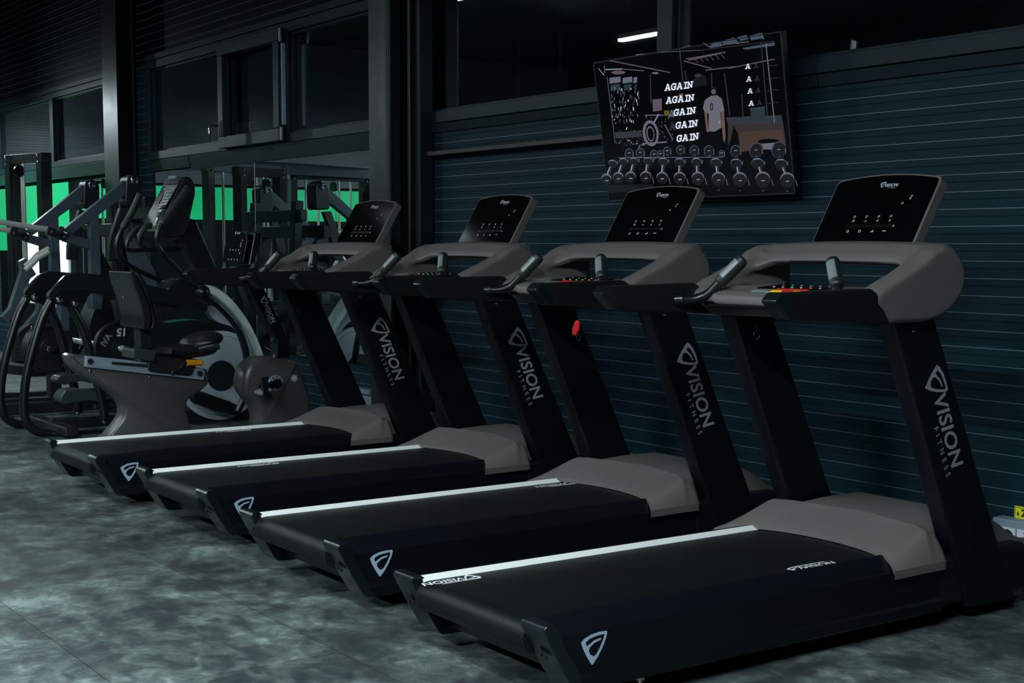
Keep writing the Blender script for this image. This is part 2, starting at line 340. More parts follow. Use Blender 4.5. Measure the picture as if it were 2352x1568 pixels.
# open-able sash in the middle window
sx0,sx1,sz0,sz1=-11.24,-10.08,2.165,3.03
sb=MB()
for a,b,c,d in ((sx0,sx1,sz0,sz0+.10),(sx0,sx1,sz1-.10,sz1),(sx0,sx0+.10,sz0+.1,sz1-.1),(sx1-.10,sx1,sz0+.1,sz1-.1)): sb.box(((a+b)/2,YW-.06,(c+d)/2),(b-a,.07,d-c))
sash=sb.build('sash','frame_anthracite',midw,bevel=.006)
hb=MB(); hb.box((-11.19,YW-.105,2.33),(.028,.02,.13)); hb.tube([(-11.19,YW-.11,2.35),(-11.19,YW-.16,2.35),(-11.20,YW-.185,2.34),(-11.20,YW-.19,2.28),(-11.20,YW-.185,2.22)],.010,10)
tag(hb.build('sash_handle','chrome',sash,bevel=.002),'curved chrome window handle')
hg=MB()
for z in (2.22,2.97): hg.cyl((-10.055,YW-.085,z-.05),(-10.055,YW-.085,z+.05),.014)
tag(hg.build('hinge','sensor_metal',sash),'pair of silver hinges')
MB().box((-10.072,YW-.055,2.60),(.02,.03,.62)).build('seal_strip','blue_strip',sash)
# flashings (angled trims) under and over the windows
tr=MB()
def flash(x0,x1,z,h=.055,out=.03): tr.prism([(YW-out,z),(YW-.002,z),(YW-.002,z-h),(YW-out*.5,z-h)],'x',x0,x1)
flash(-8.12,-7.30,2.15); flash(-7.295,-4.6,2.15); flash(-4.595,2.2,2.15)
flash(-13.02,-12.05,2.15,.1,.035); flash(-12.0,-8.6,2.15,.12,.05); tr.box((-10.9,YW-.02,3.10),(4.3,.04,.05)); tr.box((-16.1,YW-.02,3.06),(4.3,.04,.05)); flash(-18.2,-13.95,2.21,.13,.04)
struct(tr,'trim_3','frame_anthracite',bevel=.003)
# ---- mirrors
mn=0
for a,b in ((-12.93,-10.70),(-10.69,-8.45),(-18.2,-16.1),(-16.09,-13.97)):
    mb=MB().box(((a+b)/2,YW-.012,(MZ0+MZ1)/2),(b-a,.008,MZ1-MZ0)); o=mb.build('wall_mirror','mirror',flat=True)
    MB().box((b,YW-.012,(MZ0+MZ1)/2),(.008,.012,MZ1-MZ0)).build('edge_strip','rail_alu',o)
    tag(o,['left pane of the wall mirror behind the elliptical trainer','right pane of the wall mirror behind the farthest treadmill','mirror pane at the far left edge behind the cable tower','mirror pane left of the black column, behind the lever machine'][mn],'mirror','wall mirrors under the windows'); del o['group']; mn+=1
# ---- steel columns
def column(n,x0,x1,y0,m1,deep=.3):
    mb=MB(); t=.018
    mb.box(((x0+x1)/2,y0+t/2,ZC/2),(x1-x0,t,ZC)); mb.box(((x0+x1)/2,YW-.03,ZC/2),(x1-x0,t,ZC),mi=1); mb.box(((x0+x1)/2,(y0+YW)/2,ZC/2),(.02,YW-y0-.05,ZC),mi=1)
    return struct(mb,'trim_%d'%n,[m1,'frame_dark'],bevel=.003)
column(4,-8.41,-8.13,4.76,'column_flaked'); column(5,-13.75,-13.35,4.80,'frame_dark')
column(6,-3.0,-2.7,4.76,'frame_dark')
mb=MB().box((-8.16,4.80,2.05),(.05,.09,1.9)); mb.box((-8.02,4.93,2.1),(.14,.10,ZC-.1)); struct(mb,'trim_7','frame_anthracite',bevel=.006)
# brown conduit: vertical run beside the column and horizontal rod along the wall
cd=MB(); cd.box((-8.03,4.86,2.1),(.035,.035,4.1)); cd.box((-6.9,4.93,1.955),(2.25,.028,.030)); tag(cd.build('cable_conduit','conduit_brown',bevel=.004),'thin brown cable conduit running down beside the column and along the ribbed wall','conduit')
tag(MB().box((-9.01,4.965,.20),(.62,.06,.2)).box((-9.01,4.95,.315),(.64,.09,.03)).build('wall_radiator','socket_grey',bevel=.006),'pale low panel heater on the wall behind the farthest treadmill','heater')
# ---- ceiling lamps
for i,(x0,x1,y,z,s) in enumerate(LAMPS):
    t=thing('linear_lamp','ceiling tube lamp %s'%['over the aisle left of the black column, reflected in the right window','farthest left over the aisle','over the aisle behind the treadmill row','nearest above the camera','close to the wall by the black column','added as fill behind the camera over the room','added as fill towards the far end wall','added as fill behind the camera at its left','added as fill over the floor behind the middle treadmills','short, in the far corner by the end wall'][i],'lamp',((x0+x1)/2,y,z),group=None)
    L=x1-x0
    MB().box((0,0,.035),(L,.07,.05)).cyl((-L*.4,0,.06),(-L*.4,0,ZC-z),.003,n=6).cyl((L*.4,0,.06),(L*.4,0,ZC-z),.003,n=6).box((0,.0335,.008+.03*(i==0)),(L,.006,.044)).box((0,-.0335,.008+.03*(i==0)),(L,.006,.044)).build('housing','lamp_housing',t)  # side skirts added to keep lamplight off the upper wall, raised on the first lamp
    MB().box((0,0,0),(L*.98,.058,.022)).build('diffuser',lampmat('lamp_%d'%i,s),t)

# ---- socket strip and warning sign at the right edge
SX=-3.515
t=thing('socket_strip','pale grey wall trunking with white power sockets low at the right edge','socket',(SX,4.99,.19))
MB().box((.45,-.035,0),(.9,.07,.125)).build('trunking','socket_grey',t,bevel=.006)
for k in range(5):
    x=.078+k*.082
    s_=MB(); s_.box((x,-.073,-.008),(.074,.008,.078)); o=s_.build('socket','socket_white',t,bevel=.002)
    MB().cyl((x,-.0775,-.008),(x,-.079,-.008),.031,n=28).build('well','socket_white' if k else 'hole_black',o)
    for dx in (-.009,.009): MB().cyl((x+dx,-.0795,-.008),(x+dx,-.081,-.008),.003,n=8).build('pin_hole','hole_black',o)
    for dz in (.021,-.037): MB().box((x,-.080,dz),(.006,.003,.006)).build('earth_clip','hole_black',o)
t=thing('warning_sign','small yellow 230 volt sticker with black lettering on the wall over the sockets','sign',(-3.455,4.985,.262))
sw=.17; MB().box((sw/2,-.002,0.012),(sw,.004,.056)).build('sticker','sign_yellow',t,bevel=.0015)
mb=MB(); fr=[((0.003,-.013),(sw-.003,.037))]
for a,b,c,d in ((.004,sw-.004,-.012,-.0105),(.004,sw-.004,.0345,.036),(.004,.0055,-.012,.036),(sw-.0055,sw-.004,-.012,.036)): mb.box(((a+b)/2,-.0045,(c+d)/2),(b-a,.0008,d-c))
mb.mesh2d(text2d('230V',.043,0,1,.0012,'LEFT'),frame((.032,-.0047,.012),(1,0,0),(0,0,1)))
mb.mesh2d(shape2d([[(0,0),(.006,.002),(.004,-.006),(.010,-.004),(.002,-.024),(.003,-.013),(-.003,-.014),(.002,.014)]]),frame((.016,-.0047,.016),(1,0,0),(0,0,1)))
mb.build('lettering','hole_black',t,flat=True)
# ================================================================== TREADMILLS (width = local x, belt runs along local y, console towards the wall)
def hood_mesh():
    mb=MB(); NU,NV=44,90; rows=[]
    def vr(u): return 1.625-.15*(abs(u)/.45)**2.2
    for j in range(NV+1):
        s=j/NV; row=[]
        for i in range(NU+1):
            u0=-.452+.904*i/NU; a=vr(u0); v=a+(2.42-a)*s**1.15; d=v-a
            nar=1/(1+math.exp(-(v-1.775)/.006)); u=u0*(1-nar*.225)
            # first tier: smooth rise, second tier behind a curved step
            z=.276+.080*min(1,d/.20)**.9
            step=1/(1+math.exp(-(d-.205)/.003)); z-=.014*step; z+=.012*step*min(1,(d-.2)/.2)
            if v>2.12: z-=.20*((v-2.12)/.30)**1.7
            e=max(0,(abs(u0)-.375)/.077); z2=z-(z-.248)*e**1.5*.98
            row.append(Vector((u,v,z2)))
        rows.append(row)
    n=NU+1
    mb.add([p for r in rows for p in r],[(j*n+i,j*n+i+1,(j+1)*n+i+1,(j+1)*n+i) for j in range(NV) for i in range(NU)])
    # lip turned down towards the belt, sides turned down, nose turned down
    for line,dz in (([r[0] for r in rows],-.03),([r[-1] for r in rows],-.03),(rows[0],-.016),(rows[-1],-.04)):
        o=[p for p in line]+[p+Vector((0,0,dz)) for p in line]; k=len(line); mb.add(o,[(i,i+1,i+1+k,i+k) for i in range(k-1)])
    return mb
def remesh(vox,it=6):
    def f(o):
        m=o.modifiers.new('r','REMESH'); m.mode='VOXEL'; m.voxel_size=vox; s=o.modifiers.new('s','SMOOTH'); s.factor=.5; s.iterations=it
    return f
def console_mesh():
    mb=MB()
    # D-shaped cheeks
    D=[(v-.043,z) for v,z in [(1.335,1.165),(1.345,1.190),(1.40,1.222),(1.50,1.262),(1.60,1.306),(1.66,1.345),(1.72,1.366),(1.77,1.356),(1.81,1.325),(1.833,1.285),(1.838,1.245),(1.825,1.20),(1.78,1.152),(1.71,1.115),(1.63,1.10),(1.44,1.10)]]
    for s in (-1,1):
        c=Vector((0,1.62,1.225))
        mb.loops([[Vector((s*u,c.y+(v-c.y)*q,c.z+(z-c.z)*q)) for v,z in D] for u,q in ((.375,1),(.418,1),(.440,.985),(.455,.955),(.464,.88))])
    # crowned top bar
    B=[(v-.02,z) for v,z in [(1.63,1.296),(1.645,1.320),(1.70,1.362),(1.76,1.370),(1.80,1.352),(1.79,1.30),(1.75,1.285),(1.66,1.285)]]
    L=[]
    for i in range(13):
        u=-.415+.83*i/12; k=.010*(1-(u/.415)**2); L.append([Vector((u,v,z+k)) for v,z in B])
    mb.loops(L)
    # inner gussets that round the four corners of the opening
    for s in (-1,1):
        mb.slab([(s*.385,1.44,1.255),(s*.385,1.63,1.345),(s*.27,1.635,1.320),(s*.355,1.57,1.28)],(0,.03,-.02))
        mb.slab([(s*.385,1.32,1.195),(s*.385,1.43,1.245),(s*.345,1.40,1.205),(s*.27,1.35,1.165)],(0,.03,-.025))
    # tray
    T=[(1.30,1.140),(1.305,1.172),(1.335,1.188),(1.40,1.198),(1.56,1.212),(1.68,1.180),(1.68,1.14),(1.5,1.12)]
    mb.loops([[Vector((u,v,z+(.004 if abs(u)<.3 else .012))) for v,z in T] for u in (-.40,-.30,-.29,0,.29,.30,.40)])
    mb.torus((-.27,1.45,1.208),.050,.009,'z',32,8); mb.torus((.27,1.45,1.208),.050,.009,'z',32,8)
    return mb
def make_treadmill():
    t=thing('treadmill','x','treadmill')
    # side rails with silver strip, emblem
    for s in (-1,1):
        pr=[(.316,.255),(.3215,.2745),(.345,.270),(.418,.240),(.425,.232),(.425,.112),(.434,.100),(.436,.070),(.430,.062),(.315,.062)]
        mb=MB().loops([[Vector((s*a,.040+max(0,.262-b)*.52,b)) for a,b in pr],[Vector((s*a,1.76,b)) for a,b in pr]]); r=mb.build('side_rail','side_metal',t,bevel=.003)
        h_=.2735 if s<0 else .264
        st=MB().slab([(s*.300,.04,.2555),(s*.300,1.64,.2555),(s*.3195,1.64,h_),(s*.3195,.04,h_)],(s*.003,0,-.006)); tag(st.build('trim_strip','strip_silver',r),'thin bright silver strip along the inner rail edge')
        M=frame((s*.4262,.18,.185),(0,s,0),(0,0,1))@Matrix.Scale(.098,4)
        e=MB().mesh2d(EMB,M).build('emblem','logo_blue',r,flat=True); tag(e,'pale blue shield emblem')
        # rear end cap, leaning plate
        pf=[(-.004,.258),(.0,.270),(.006,.276),(.034,.276),(.048,.266),(.075,.200),(.150,.085),(.205,.072),(.232,.066),(.228,.056),(.195,.060),(.15,.060),(.118,.062),(.102,.074),(.067,.131),(.030,.194)]
        cb=MB().prism(pf,'x',s*.309,s*.430); cp=cb.build('end_cap','cap_plastic',t,bevel=.004,seg=3)
        def cp_(u,z,d=0): 
            k=(.27-z)/.14; return Vector((s*u,.0045+.060*k*k*.55+.028*k*.6-d,z))
        MB().slab([cp_(.345,.182,.003),cp_(.372,.196,.003),cp_(.398,.180,.003),cp_(.392,.164,.003),cp_(.352,.168,.003)],(0,.004,0)).build('recess','hole_black',cp)
        MB().cyl(cp_(.372,.178,.002),cp_(.372,.179,.007),.006,n=12).build('screw','tube_black',cp)
        ft=MB(); ft.cyl((s*.375,.40,.012),(s*.375,.40,.064),.009,n=12); ft.cyl((s*.375,.40,0),(s*.375,.40,.013),.024,.020,n=24); ft.cyl((s*.375,.40,.036),(s*.375,.40,.050),.016,n=6)
        ft.build('foot','chrome',t,bevel=.001)
        # lower front box beside the motor
        MB().prism([(s*.300,.07),(s*.300,.25),(s*.40,.25),(s*.420,.235),(s*.420,.085),(s*.41,.07)],'y',1.765,2.26).build('front_chassis','black_metal',t,bevel=.006)
        wh=MB().torus((s*.335,2.30,.036),.024,.012,'x',28,10); wh.disc((s*.335,2.30,.036),.025,.022,'x',24); wh.build('transport_wheel','tube_black',t)
        MB().box((s*.335,2.27,.115),(.082,.10,.012)).box((s*.298,2.285,.075),(.008,.06,.08)).box((s*.372,2.285,.075),(.008,.06,.08)).build('wheel_fork','sensor_metal',t)
        # upright, leaning forward
        z0,z1=.052,1.145; va=lambda z:1.909+(1.454-1.909)*((z-.066)/(1.096-.066)); wd=lambda z:.272-.05*(z/1.1)
        def ring(z):
            a=va(z); b=a+wd(z); x0,x1=.352,.432; k=.012
            P=[(x0+k,a),(x1-k*1.3,a),(x1-k*.4,a+k*.4),(x1,a+k*1.3),(x1,b-k),(x1-k,b),(x0+k,b),(x0,b-k),(x0,a+k)]
            return [Vector((s*x,v,z)) for x,v in P]
        ub=MB().loops([ring(z0),ring(z0+.25),ring(z1)]); up=ub.build('upright','side_metal',t,bevel=.002)
        if s>0:
            d=Vector((0,-.455,1.03)).normalized()*-1; side=Vector((0,1,.24))
            M=frame((.4328,1.737,.750),d,side); e=logo_line(M,.064).build('lettering','logo_grey',up,flat=True); tag(e,'grey maker name and shield running down the upright')
        MB().box((s*.4325,1.55,1.07),(.003,.014,.004)).build('bolt','sensor_metal',up)
        # arm
        ar=MB().prism([(.856,1.188),(.882,1.212),(1.305,1.220),(1.33,1.205),(1.402,1.099),(.945,1.124),(.92,1.127)],'x',s*.398,s*.462); a_=ar.build('arm','arm_plastic',t,bevel=.010,seg=3)
        tp=MB().prism([(.852,1.186),(.880,1.2135),(.898,1.2140),(.955,1.122),(.919,1.1245)],'x',s*.396,s*.4635); tag(tp.build('arm_tip','cap_plastic',a_,bevel=.009,seg=3),'glossier angled end cap')
        # grip bar
        gb=MB().tube([(s*.392,1.215,1.158),(s*.36,1.262,1.160),(s*.325,1.300,1.180),(s*.288,1.326,1.222),(s*.26,1.345,1.252)],.0175,14)
        gb.cyl((s*.402,1.205,1.157),(s*.380,1.226,1.159),.0225,n=18); bar=gb.build('handlebar','tube_black',t)
        A=Vector((s*.290,1.324,1.221)); Bp=Vector((s*.216,1.377,1.313)); d=(Bp-A)
        g=MB().tube([A,A+d*.04,A+d*.08,A+d*.9,A+d*.97,Bp],lambda q:[.019,.0235,.0245,.0245,.022,.012][min(5,int(q*5.001))],20,0,False).build('grip','grip_rubber',bar)
        n=d.normalized(); x=Vector((s,0,0)); x=(x-n*x.dot(n)).normalized(); y=n.cross(x)
        for q in (1,-1):
            rows=[]
            for k in range(7):
                an=(-.75+1.5*k/6); c_=(-y*cos(an)*1 + x*sin(an)) if q==1 else (y*cos(an)+x*sin(an)); rows.append([A+d*.20+c_*.0252,A+d*.84+c_*.0252])
            mb=MB(); mb.add([p for r in rows for p in r],[(2*k,2*k+1,2*k+3,2*k+2) for k in range(6)]); mb.build('pulse_sensor','sensor_metal',g)
    # belt loop
    pts=[]; r=.050; cz=.257-r
    for k in range(13): an=pi/2+pi*k/12; pts.append((.058+r*cos(an),cz+r*sin(an)))
    pts+= [(1.78,cz-r),(1.78,cz+r)]
    mb=MB(); 
    mb.loops([[Vector((x,a,b)) for a,b in pts] for x in (-.299,.299)],caps=False); belt=mb.build('running_belt','belt_rubber',t)
    tag(MB().cyl((-.305,.058,cz),(.305,.058,cz),.049,n=32).build('rear_roller','roller_belt',t),'round rear roller')
    MB().box((0,.92,.13),(.62,1.55,.09)).build('deck_underside','black_metal',t,bevel=.004)
    hd=hood_mesh().build('motor_hood','taupe_plastic',t,ang=50)
    fb=MB(); fb.box((0,2.10,.13),(.60,.56,.16)); fb.box((0,2.36,.10),(.82,.05,.09)); fb.build('base_frame','black_metal',t,bevel=.01)
    # console
    co=console_mesh().build('console_housing','taupe_plastic',t,modify=remesh(.0068,7),ang=180)
    MB().prism([(1.315,1.165),(1.315,1.135),(1.36,1.100),(1.60,1.070),(1.78,1.11),(1.76,1.14),(1.5,1.12)],'x',-.362,.362).build('console_underside','black_gloss',t,bevel=.008)
    kp=MB().slab([(-.18,1.41,1.203),(.165,1.41,1.203),(.13,1.53,1.217),(-.15,1.53,1.217)],(0,.0,.0035)).build('button_panel','screen_black',t,bevel=.001)
    for k in range(6):
        for j in (0,1): MB().disc((-.12+k*.045,1.44+j*.05,1.2105+j*.0055),.0045,.003,'z',10).build('button',['icon_white','icon_white','green_light','icon_white','red_light','icon_white'][k] if j==0 else 'logo_grey',kp)
    ck=Matrix.Rotation(rad(8),3,'X')
    lk=MB().box((-.085,1.345,1.197),(.085,.028,.008),ck).build('cup_clip','sensor_metal',t,bevel=.002)
    # display
    dirv=Vector((0,.15,.25)).normalized(); nrm=Vector((0,-.25,.15)).normalized()*1.0; o=Vector((0,1.76,1.365)); H=.2915*1.03
    def D_(x,h,d=0): return o+Vector((x,0,0))+dirv*h-nrm*d
    out=[(-.247,-.03)]
    out+= [(-.249,H-.030),(-.246,H-.016),(-.236,H-.008)]+[(-.236+.472*i/14,H-.008+.020*(1-((i-7)/7)**2)) for i in range(1,14)]+[(.236,H-.008),(.246,H-.016),(.249,H-.030)]+[(.247,-.03)]
    ds=MB(); ds.slab([D_(x,h) for x,h in out],-nrm*.046); dp=ds.build('display_panel','taupe_plastic',t,bevel=.005,seg=3)
    inn=[(x*.968,h if h<0 else h-.0085) for x,h in out]
    fc=MB().slab([D_(x,h,-.0012) for x,h in inn],-nrm*.003).build('glass_face','screen_black',dp)
    def M_(x,h): q=D_(x,h,-.0018); return frame(q,(1,0,0),dirv)
    MB().mesh2d(EMB,M_(-.012,.262)@Matrix.Scale(.026,4)).mesh2d(VIS,M_(.028,.258)@Matrix.Scale(.0195,4)).mesh2d(FIT,M_(.036,.246)@Matrix.Scale(.0065,4)).build('maker_lettering','icon_white',fc,flat=True)
    ic=MB(); C=[[(.0055*cos(2*pi*k/12),.0055*sin(2*pi*k/12)) for k in range(12)],[(.0032*cos(2*pi*k/12),.0032*sin(2*pi*k/12)) for k in range(12)]]; ring=shape2d(C); tri=shape2d([[(-.006,-.004),(.006,-.004),(.003,.004)],[(-.003,-.002),(.003,-.002),(.002,.002)]]); ramp=shape2d([[(-.007,-.004),(.007,-.004),(.007,.005)]]); dash=shape2d([[(-.008,-.001),(.008,-.001),(.008,.002),(-.008,.002)]]); lf=shape2d([[(-.005,-.004),(.002,-.004),(.005,.0),(.0,.006),(-.001,.001)]])
    for k in range(4):
        x=-.082+k*.058; ic.mesh2d(ring,M_(x,.122)); ic.mesh2d([ring,tri,lf,lf][k],M_(x+.002,.104)@Matrix.Scale(1.0,4)); ic.mesh2d([ring,ring,ramp,dash][k],M_(x-.004,.058)@Matrix.Scale(1.15,4))
    ic.mesh2d(lf,M_(.122,.080)); ic.mesh2d(ring,M_(.148,.207)@Matrix.Scale(.8,4)); ic.mesh2d(ring,M_(.146,.197)@Matrix.Scale(.8,4)); ic.mesh2d(lf,M_(.118,.178))
    tag(ic.build('icons','icon_white',fc,flat=True),'rows of small white touch symbols')
    ln=MB()
    for a,b,c,d in ((-.105,.125,.075,.088),): ln.slab([D_(a,c,-.0015),D_(b,c,-.0015),D_(b,d,-.0015),D_(a,d,-.0015)],nrm*.0002)
    for a,b,c,d in ((.115,.175,.1645,.166),(.115,.175,.2045,.206),(.1145,.116,.1645,.206),(.174,.1755,.1645,.206)): ln.slab([D_(a,c,-.0015),D_(b,c,-.0015),D_(b,d,-.0015),D_(a,d,-.0015)],nrm*.0002)
    ln.build('readout_strip','screen_line',fc,flat=True)
    MB().slab([D_(-.20,-.02,.04),D_(.20,-.02,.04),D_(.17,.20,.04),D_(-.17,.20,.04)],-nrm*.03).build('display_back','black_metal',dp,bevel=.008)
    return t
proto=make_treadmill(); index_kids()
TR=[(-3.5639,2.3403,-.0066,'nearest and rightmost black treadmill, red and yellow stop switch on its console tray'),
    (-4.8792,2.3799,-.0004,'second treadmill from the right, its console before the television, red key hanging below'),
    (-6.1925,2.4275,.0018,'third treadmill from the right, its console just left of the television against the ribbed wall'),
    (-7.4616,2.3624,.0055,'farthest and leftmost of the four treadmills, its console before the black column')]
for i,(x,y,a,lb) in enumerate(TR):
    t=proto if i==0 else copy_tree(proto)
    t.location=(x,y,0); t.rotation_euler=(0,0,a); tag(t,lb,'treadmill','row of black treadmills facing the ribbed wall')
    belt=[c for c in COL.objects if c.parent==t and c.name.startswith('running_belt')][0]
    for y0,flip,x0 in [((1.262,0,.266),(.125,1,-.262)),((1.50,1,-.25),),((.575,1,-.255),),((1.08,1,-.262),)][i]:
        M=frame((x0,y0,.2578),(0,-1 if flip else 1,0),(1 if flip else -1,0,0)); h=.036
        L=MB().mesh2d(EMB,M@Matrix.Translation((-2.0*h,0,0))@Matrix.Scale(1.9*h,4)).mesh2d(VIS,M@Matrix.Translation((.9*h,0,0))@Matrix.Scale(1.4*h,4))
        L.box((x0+(.028 if flip else -.030),y0+(.02),.2576),(.004,.15,.0008)); tag(L.build('belt_lettering','logo_white',belt,flat=True),'white maker name printed along the belt edge')
    sk=MB().slab([(-.020,1.312,1.176),(.150,1.312,1.176),(.140,1.350,1.192),(-.010,1.350,1.192)],(0,-.002,.018)); o=sk.build('stop_switch','red_plastic',t,bevel=.003); tag(o,'red emergency stop switch')
    if i==0:
        for a,b in ((-.024,.040),(.078,.156)): tag(MB().slab([(a,1.304,1.180),(b,1.304,1.180),(b-.008,1.330,1.193),(a+.01,1.330,1.193)],(0,-.003,.011)).build('warning_mark','yellow_plastic',o,bevel=.002),'yellow mark on the stop switch')
# safety keys
k=thing('safety_key','red plastic safety key with steel ring dangling on a cord under a treadmill console','safety key',(-4.879,3.79,1.005))
MB().slab([(-.024,0,-.035),(-.004,0,-.042),(.020,0,-.014),(.022,0,.018),(.012,0,.030),(-.002,0,.026),(-.022,0,-.010)],(0,.016,0)).build('clip','red_plastic',k,bevel=.005)
MB().torus((.014,.008,-.046),.014,.0018,'y',24,6).build('ring','chrome',k); MB().tube([(.008,.008,.028),(.006,.008,.055)],.0012,6,0,False).build('cord','tube_black',k)
k=thing('key_ring','small steel ring hanging under the nearest treadmill console','key ring',(-3.60,3.62,1.053))
MB().torus((0,0,-.012),.014,.0016,'y',24,6).build('ring','chrome',k); MB().tube([(0,0,.002),(0,0,.03)],.001,6,0,False).build('cord','tube_black',k)

# ================================================================== TELEVISION (tilted forward on a wall bracket)
TVL,TVR=-6.005,-4.635; ytop,ybot=4.775,4.895; ztop,zbot=2.335,1.603
tv=thing('television','wide flat television tilted forward on the wall, showing a dark gym with the word AGAIN','television',((TVL+TVR)/2,4.99,(ztop+zbot)/2))
TO=Vector(tv.location)
dn=Vector((0,ybot-ytop,zbot-ztop)).normalized(); upv=-dn; nv=Vector((0,-dn.z,dn.y)); nv=nv if nv.y<0 else -nv
Hh=math.hypot(ybot-ytop,ztop-zbot)
def tvp(u,v,d=0): return Vector((u,ytop,ztop))+dn*v+nv*d-TO
def tvpx(x,y,d=0):   # picture point on the screen plane from the survey
    r_=ray(x,y); o=Vector((0,0,CAM_H)); P0=Vector((TVL,ytop,ztop)); n=nv; t=(P0-o).dot(n)/r_.dot(n); return o+r_*t+nv*d-TO
def crop(a,b): return 1340+a/3.734,50+b/3.734
MB().slab([tvp(TVL,0),tvp(TVR,0),tvp(TVR,Hh),tvp(TVL,Hh)],-nv*.035).build('bezel','tv_bezel',tv,bevel=.004)
rm=MB(); e=.005
for a,b,c,d in ((TVL,TVR,0,e),(TVL,TVR,Hh-e,Hh),(TVL,TVL+e,0,Hh),(TVR-e,TVR,0,Hh)): rm.slab([tvp(a,c,.003),tvp(b,c,.003),tvp(b,d,.003),tvp(a,d,.003)],-nv*.006)
rm.build('rim','tv_rim',tv)
def em(name,c,s=1):
    m=bpy.data.materials.new(name); m.use_nodes=True; b=m.node_tree.nodes['Principled BSDF']; b.inputs['Base Color'].default_value=(.002,.002,.002,1); b.inputs['Roughness'].default_value=.12
    b.inputs['Emission Color'].default_value=(*c,1); b.inputs['Emission Strength'].default_value=s; MATS[name]=m; return name
PAL=[em('px_black',(.0012,.0012,.002)),em('px_white',(.78,.85,1)),em('px_grey',(.12,.13,.17)),em('px_dim',(.03,.035,.045)),em('px_shirt',(.13,.13,.155)),em('px_skin',(.14,.085,.075)),em('px_floor',(.035,.028,.027)),em('px_teal',(.018,.035,.045)),em('px_head',(.008,.010,.013)),em('px_hi',(.30,.34,.42)),em('px_mauve',(.10,.08,.105)),em('px_yellow',(.25,.2,.03)),em('px_blue',(.05,.075,.11)),em('px_gold',(.06,.035,.03))]
BK,WH,GR,DM,SH,SK,FL,TL,HD,HI,MV,YL,BL,GD=range(14)
sc=MB(); dep=[.0006]
sc.slab([tvp(TVL+.010,.010,.0004),tvp(TVR-.010,.010,.0004),tvp(TVR-.010,Hh-.014,.0004),tvp(TVL+.010,Hh-.014,.0004)],-nv*.002,BK)
def poly(pts,mi,step=True):
    if step: dep[0]+=.000006
    sc.add([tvpx(*crop(*p),dep[0]) for p in pts],[tuple(range(len(pts)))],mi)
def line(a,b,w_,mi):
    a=Vector(a);b=Vector(b);t=(b-a).normalized();n=Vector((-t.y,t.x))*w_/2; poly([a+n,b+n,b-n,a-n],mi)
def oval(cx,cy,rx,ry,mi,rot=0,n=20,a0=0,a1=2*pi): 
    poly([(cx+rx*cos(a)*cos(rot)-ry*sin(a)*sin(rot),cy+rx*cos(a)*sin(rot)+ry*sin(a)*cos(rot)) for a in [a0+(a1-a0)*k/n for k in range(n if abs(a1-a0)>6.2 else n+1)]],mi)
R_=random.Random(3)
# floor, back room
poly([(1240,870),(1710,850),(1740,1060),(1340,1120),(1240,1060)],FL); poly([(1340,945),(1700,925),(1735,1030),(1350,1110)],GD); poly([(1220,820),(1700,800),(1712,870),(1240,875)],DM)
oval(1590,1025,95,22,BK); poly([(1530,1045),(1660,1035),(1650,1095),(1545,1095)],GR)
# ceiling lines and lights
line((215,330),(745,435),9,MV); oval(617,440,30,9,GR); oval(300,435,60,16,MV); line((190,410),(330,405),8,HI); line((330,405),(520,420),8,MV); line((130,400),(180,460),5,HI); line((180,375),(184,440),8,SK); line((330,395),(300,450),7,MV)
line((450,285),(640,262),5,HI); line((640,262),(1000,245),4,GR); line((1000,245),(1640,165),5,DM)
for a,b in (((840,225),(920,205)),((1030,180),(1075,215)),((1080,215),(1180,170)),((1180,175),(1290,140)),((1290,150),(1330,190)),((1320,140),(1400,115)),((1430,125),(1520,100)),((1170,200),(1420,170)),((880,320),(1220,260)),((860,335),(1100,400)),((900,330),(1180,270)),((1240,400),(1640,320)),((1050,415),(1300,385)),((1370,230),(1640,180))): line(a,b,9,MV)
for a in range(6): line((950+a*45,315-a*9),(985+a*45,350-a*7),5,MV)
for p in ([(1100,190),(1170,170),(1200,205),(1085,228)],[(1180,170),(1290,135),(1330,170),(1215,200)],[(1330,130),(1400,110),(1415,150),(1345,165)],[(1425,125),(1530,100),(1540,140),(1440,160)],[(1420,215),(1640,175),(1640,205),(1380,240)]): poly(p,BL)
for x,y0,x1,y1 in ((825,225,860,560),(872,420,885,500),(1525,170,1580,820),(1210,440,1255,800),(1360,620,1370,820),(575,450,580,700),(1100,440,1105,600)): line((x,y0),(x1,y1),8,DM)
line((1565,185),(1640,860),9,GR); line((1530,95),(1545,150),8,GR); 
for y in (380,490,590,700): line((1580,y),(1670,y-8),6,DM)
# left: windows, rack of chrome
for a,b in ((225,320),(338,420),(430,462)): poly([(a,480),(b,470),(b,518),(a,530)],GR); poly([(a+10,540),(b-5,530),(b-5,580),(a+10,590)],TL)
for k in range(120):
    x=R_.uniform(240,480); y=R_.gauss(700,130); 
    if 540<y<1060: line((x,y),(x+R_.uniform(-4,6),y+R_.uniform(6,34)),R_.uniform(3,7),R_.choice([HI,GR,BL,GR,DM,WH]))
for k in range(90):
    x=R_.uniform(280,520); y=R_.uniform(930,1060); line((x,y),(x+R_.uniform(4,14),y+R_.uniform(-4,4)),R_.uniform(3,6),R_.choice([GR,BL,DM,HI]))
line((205,470),(275,1040),7,BL); poly([(595,665),(675,658),(675,760),(600,770)],MV); poly([(270,950),(500,930),(505,985),(280,1000)],DM)
for a in range(4): line((700+a*11,760),(701+a*11,805),5,YL)
for k in range(70):
    x=R_.uniform(540,780); y=R_.uniform(790,1050); line((x,y),(x+R_.uniform(-6,6),y+R_.uniform(4,16)),R_.uniform(3,6),R_.choice([GR,DM,HI,BL,DM]))
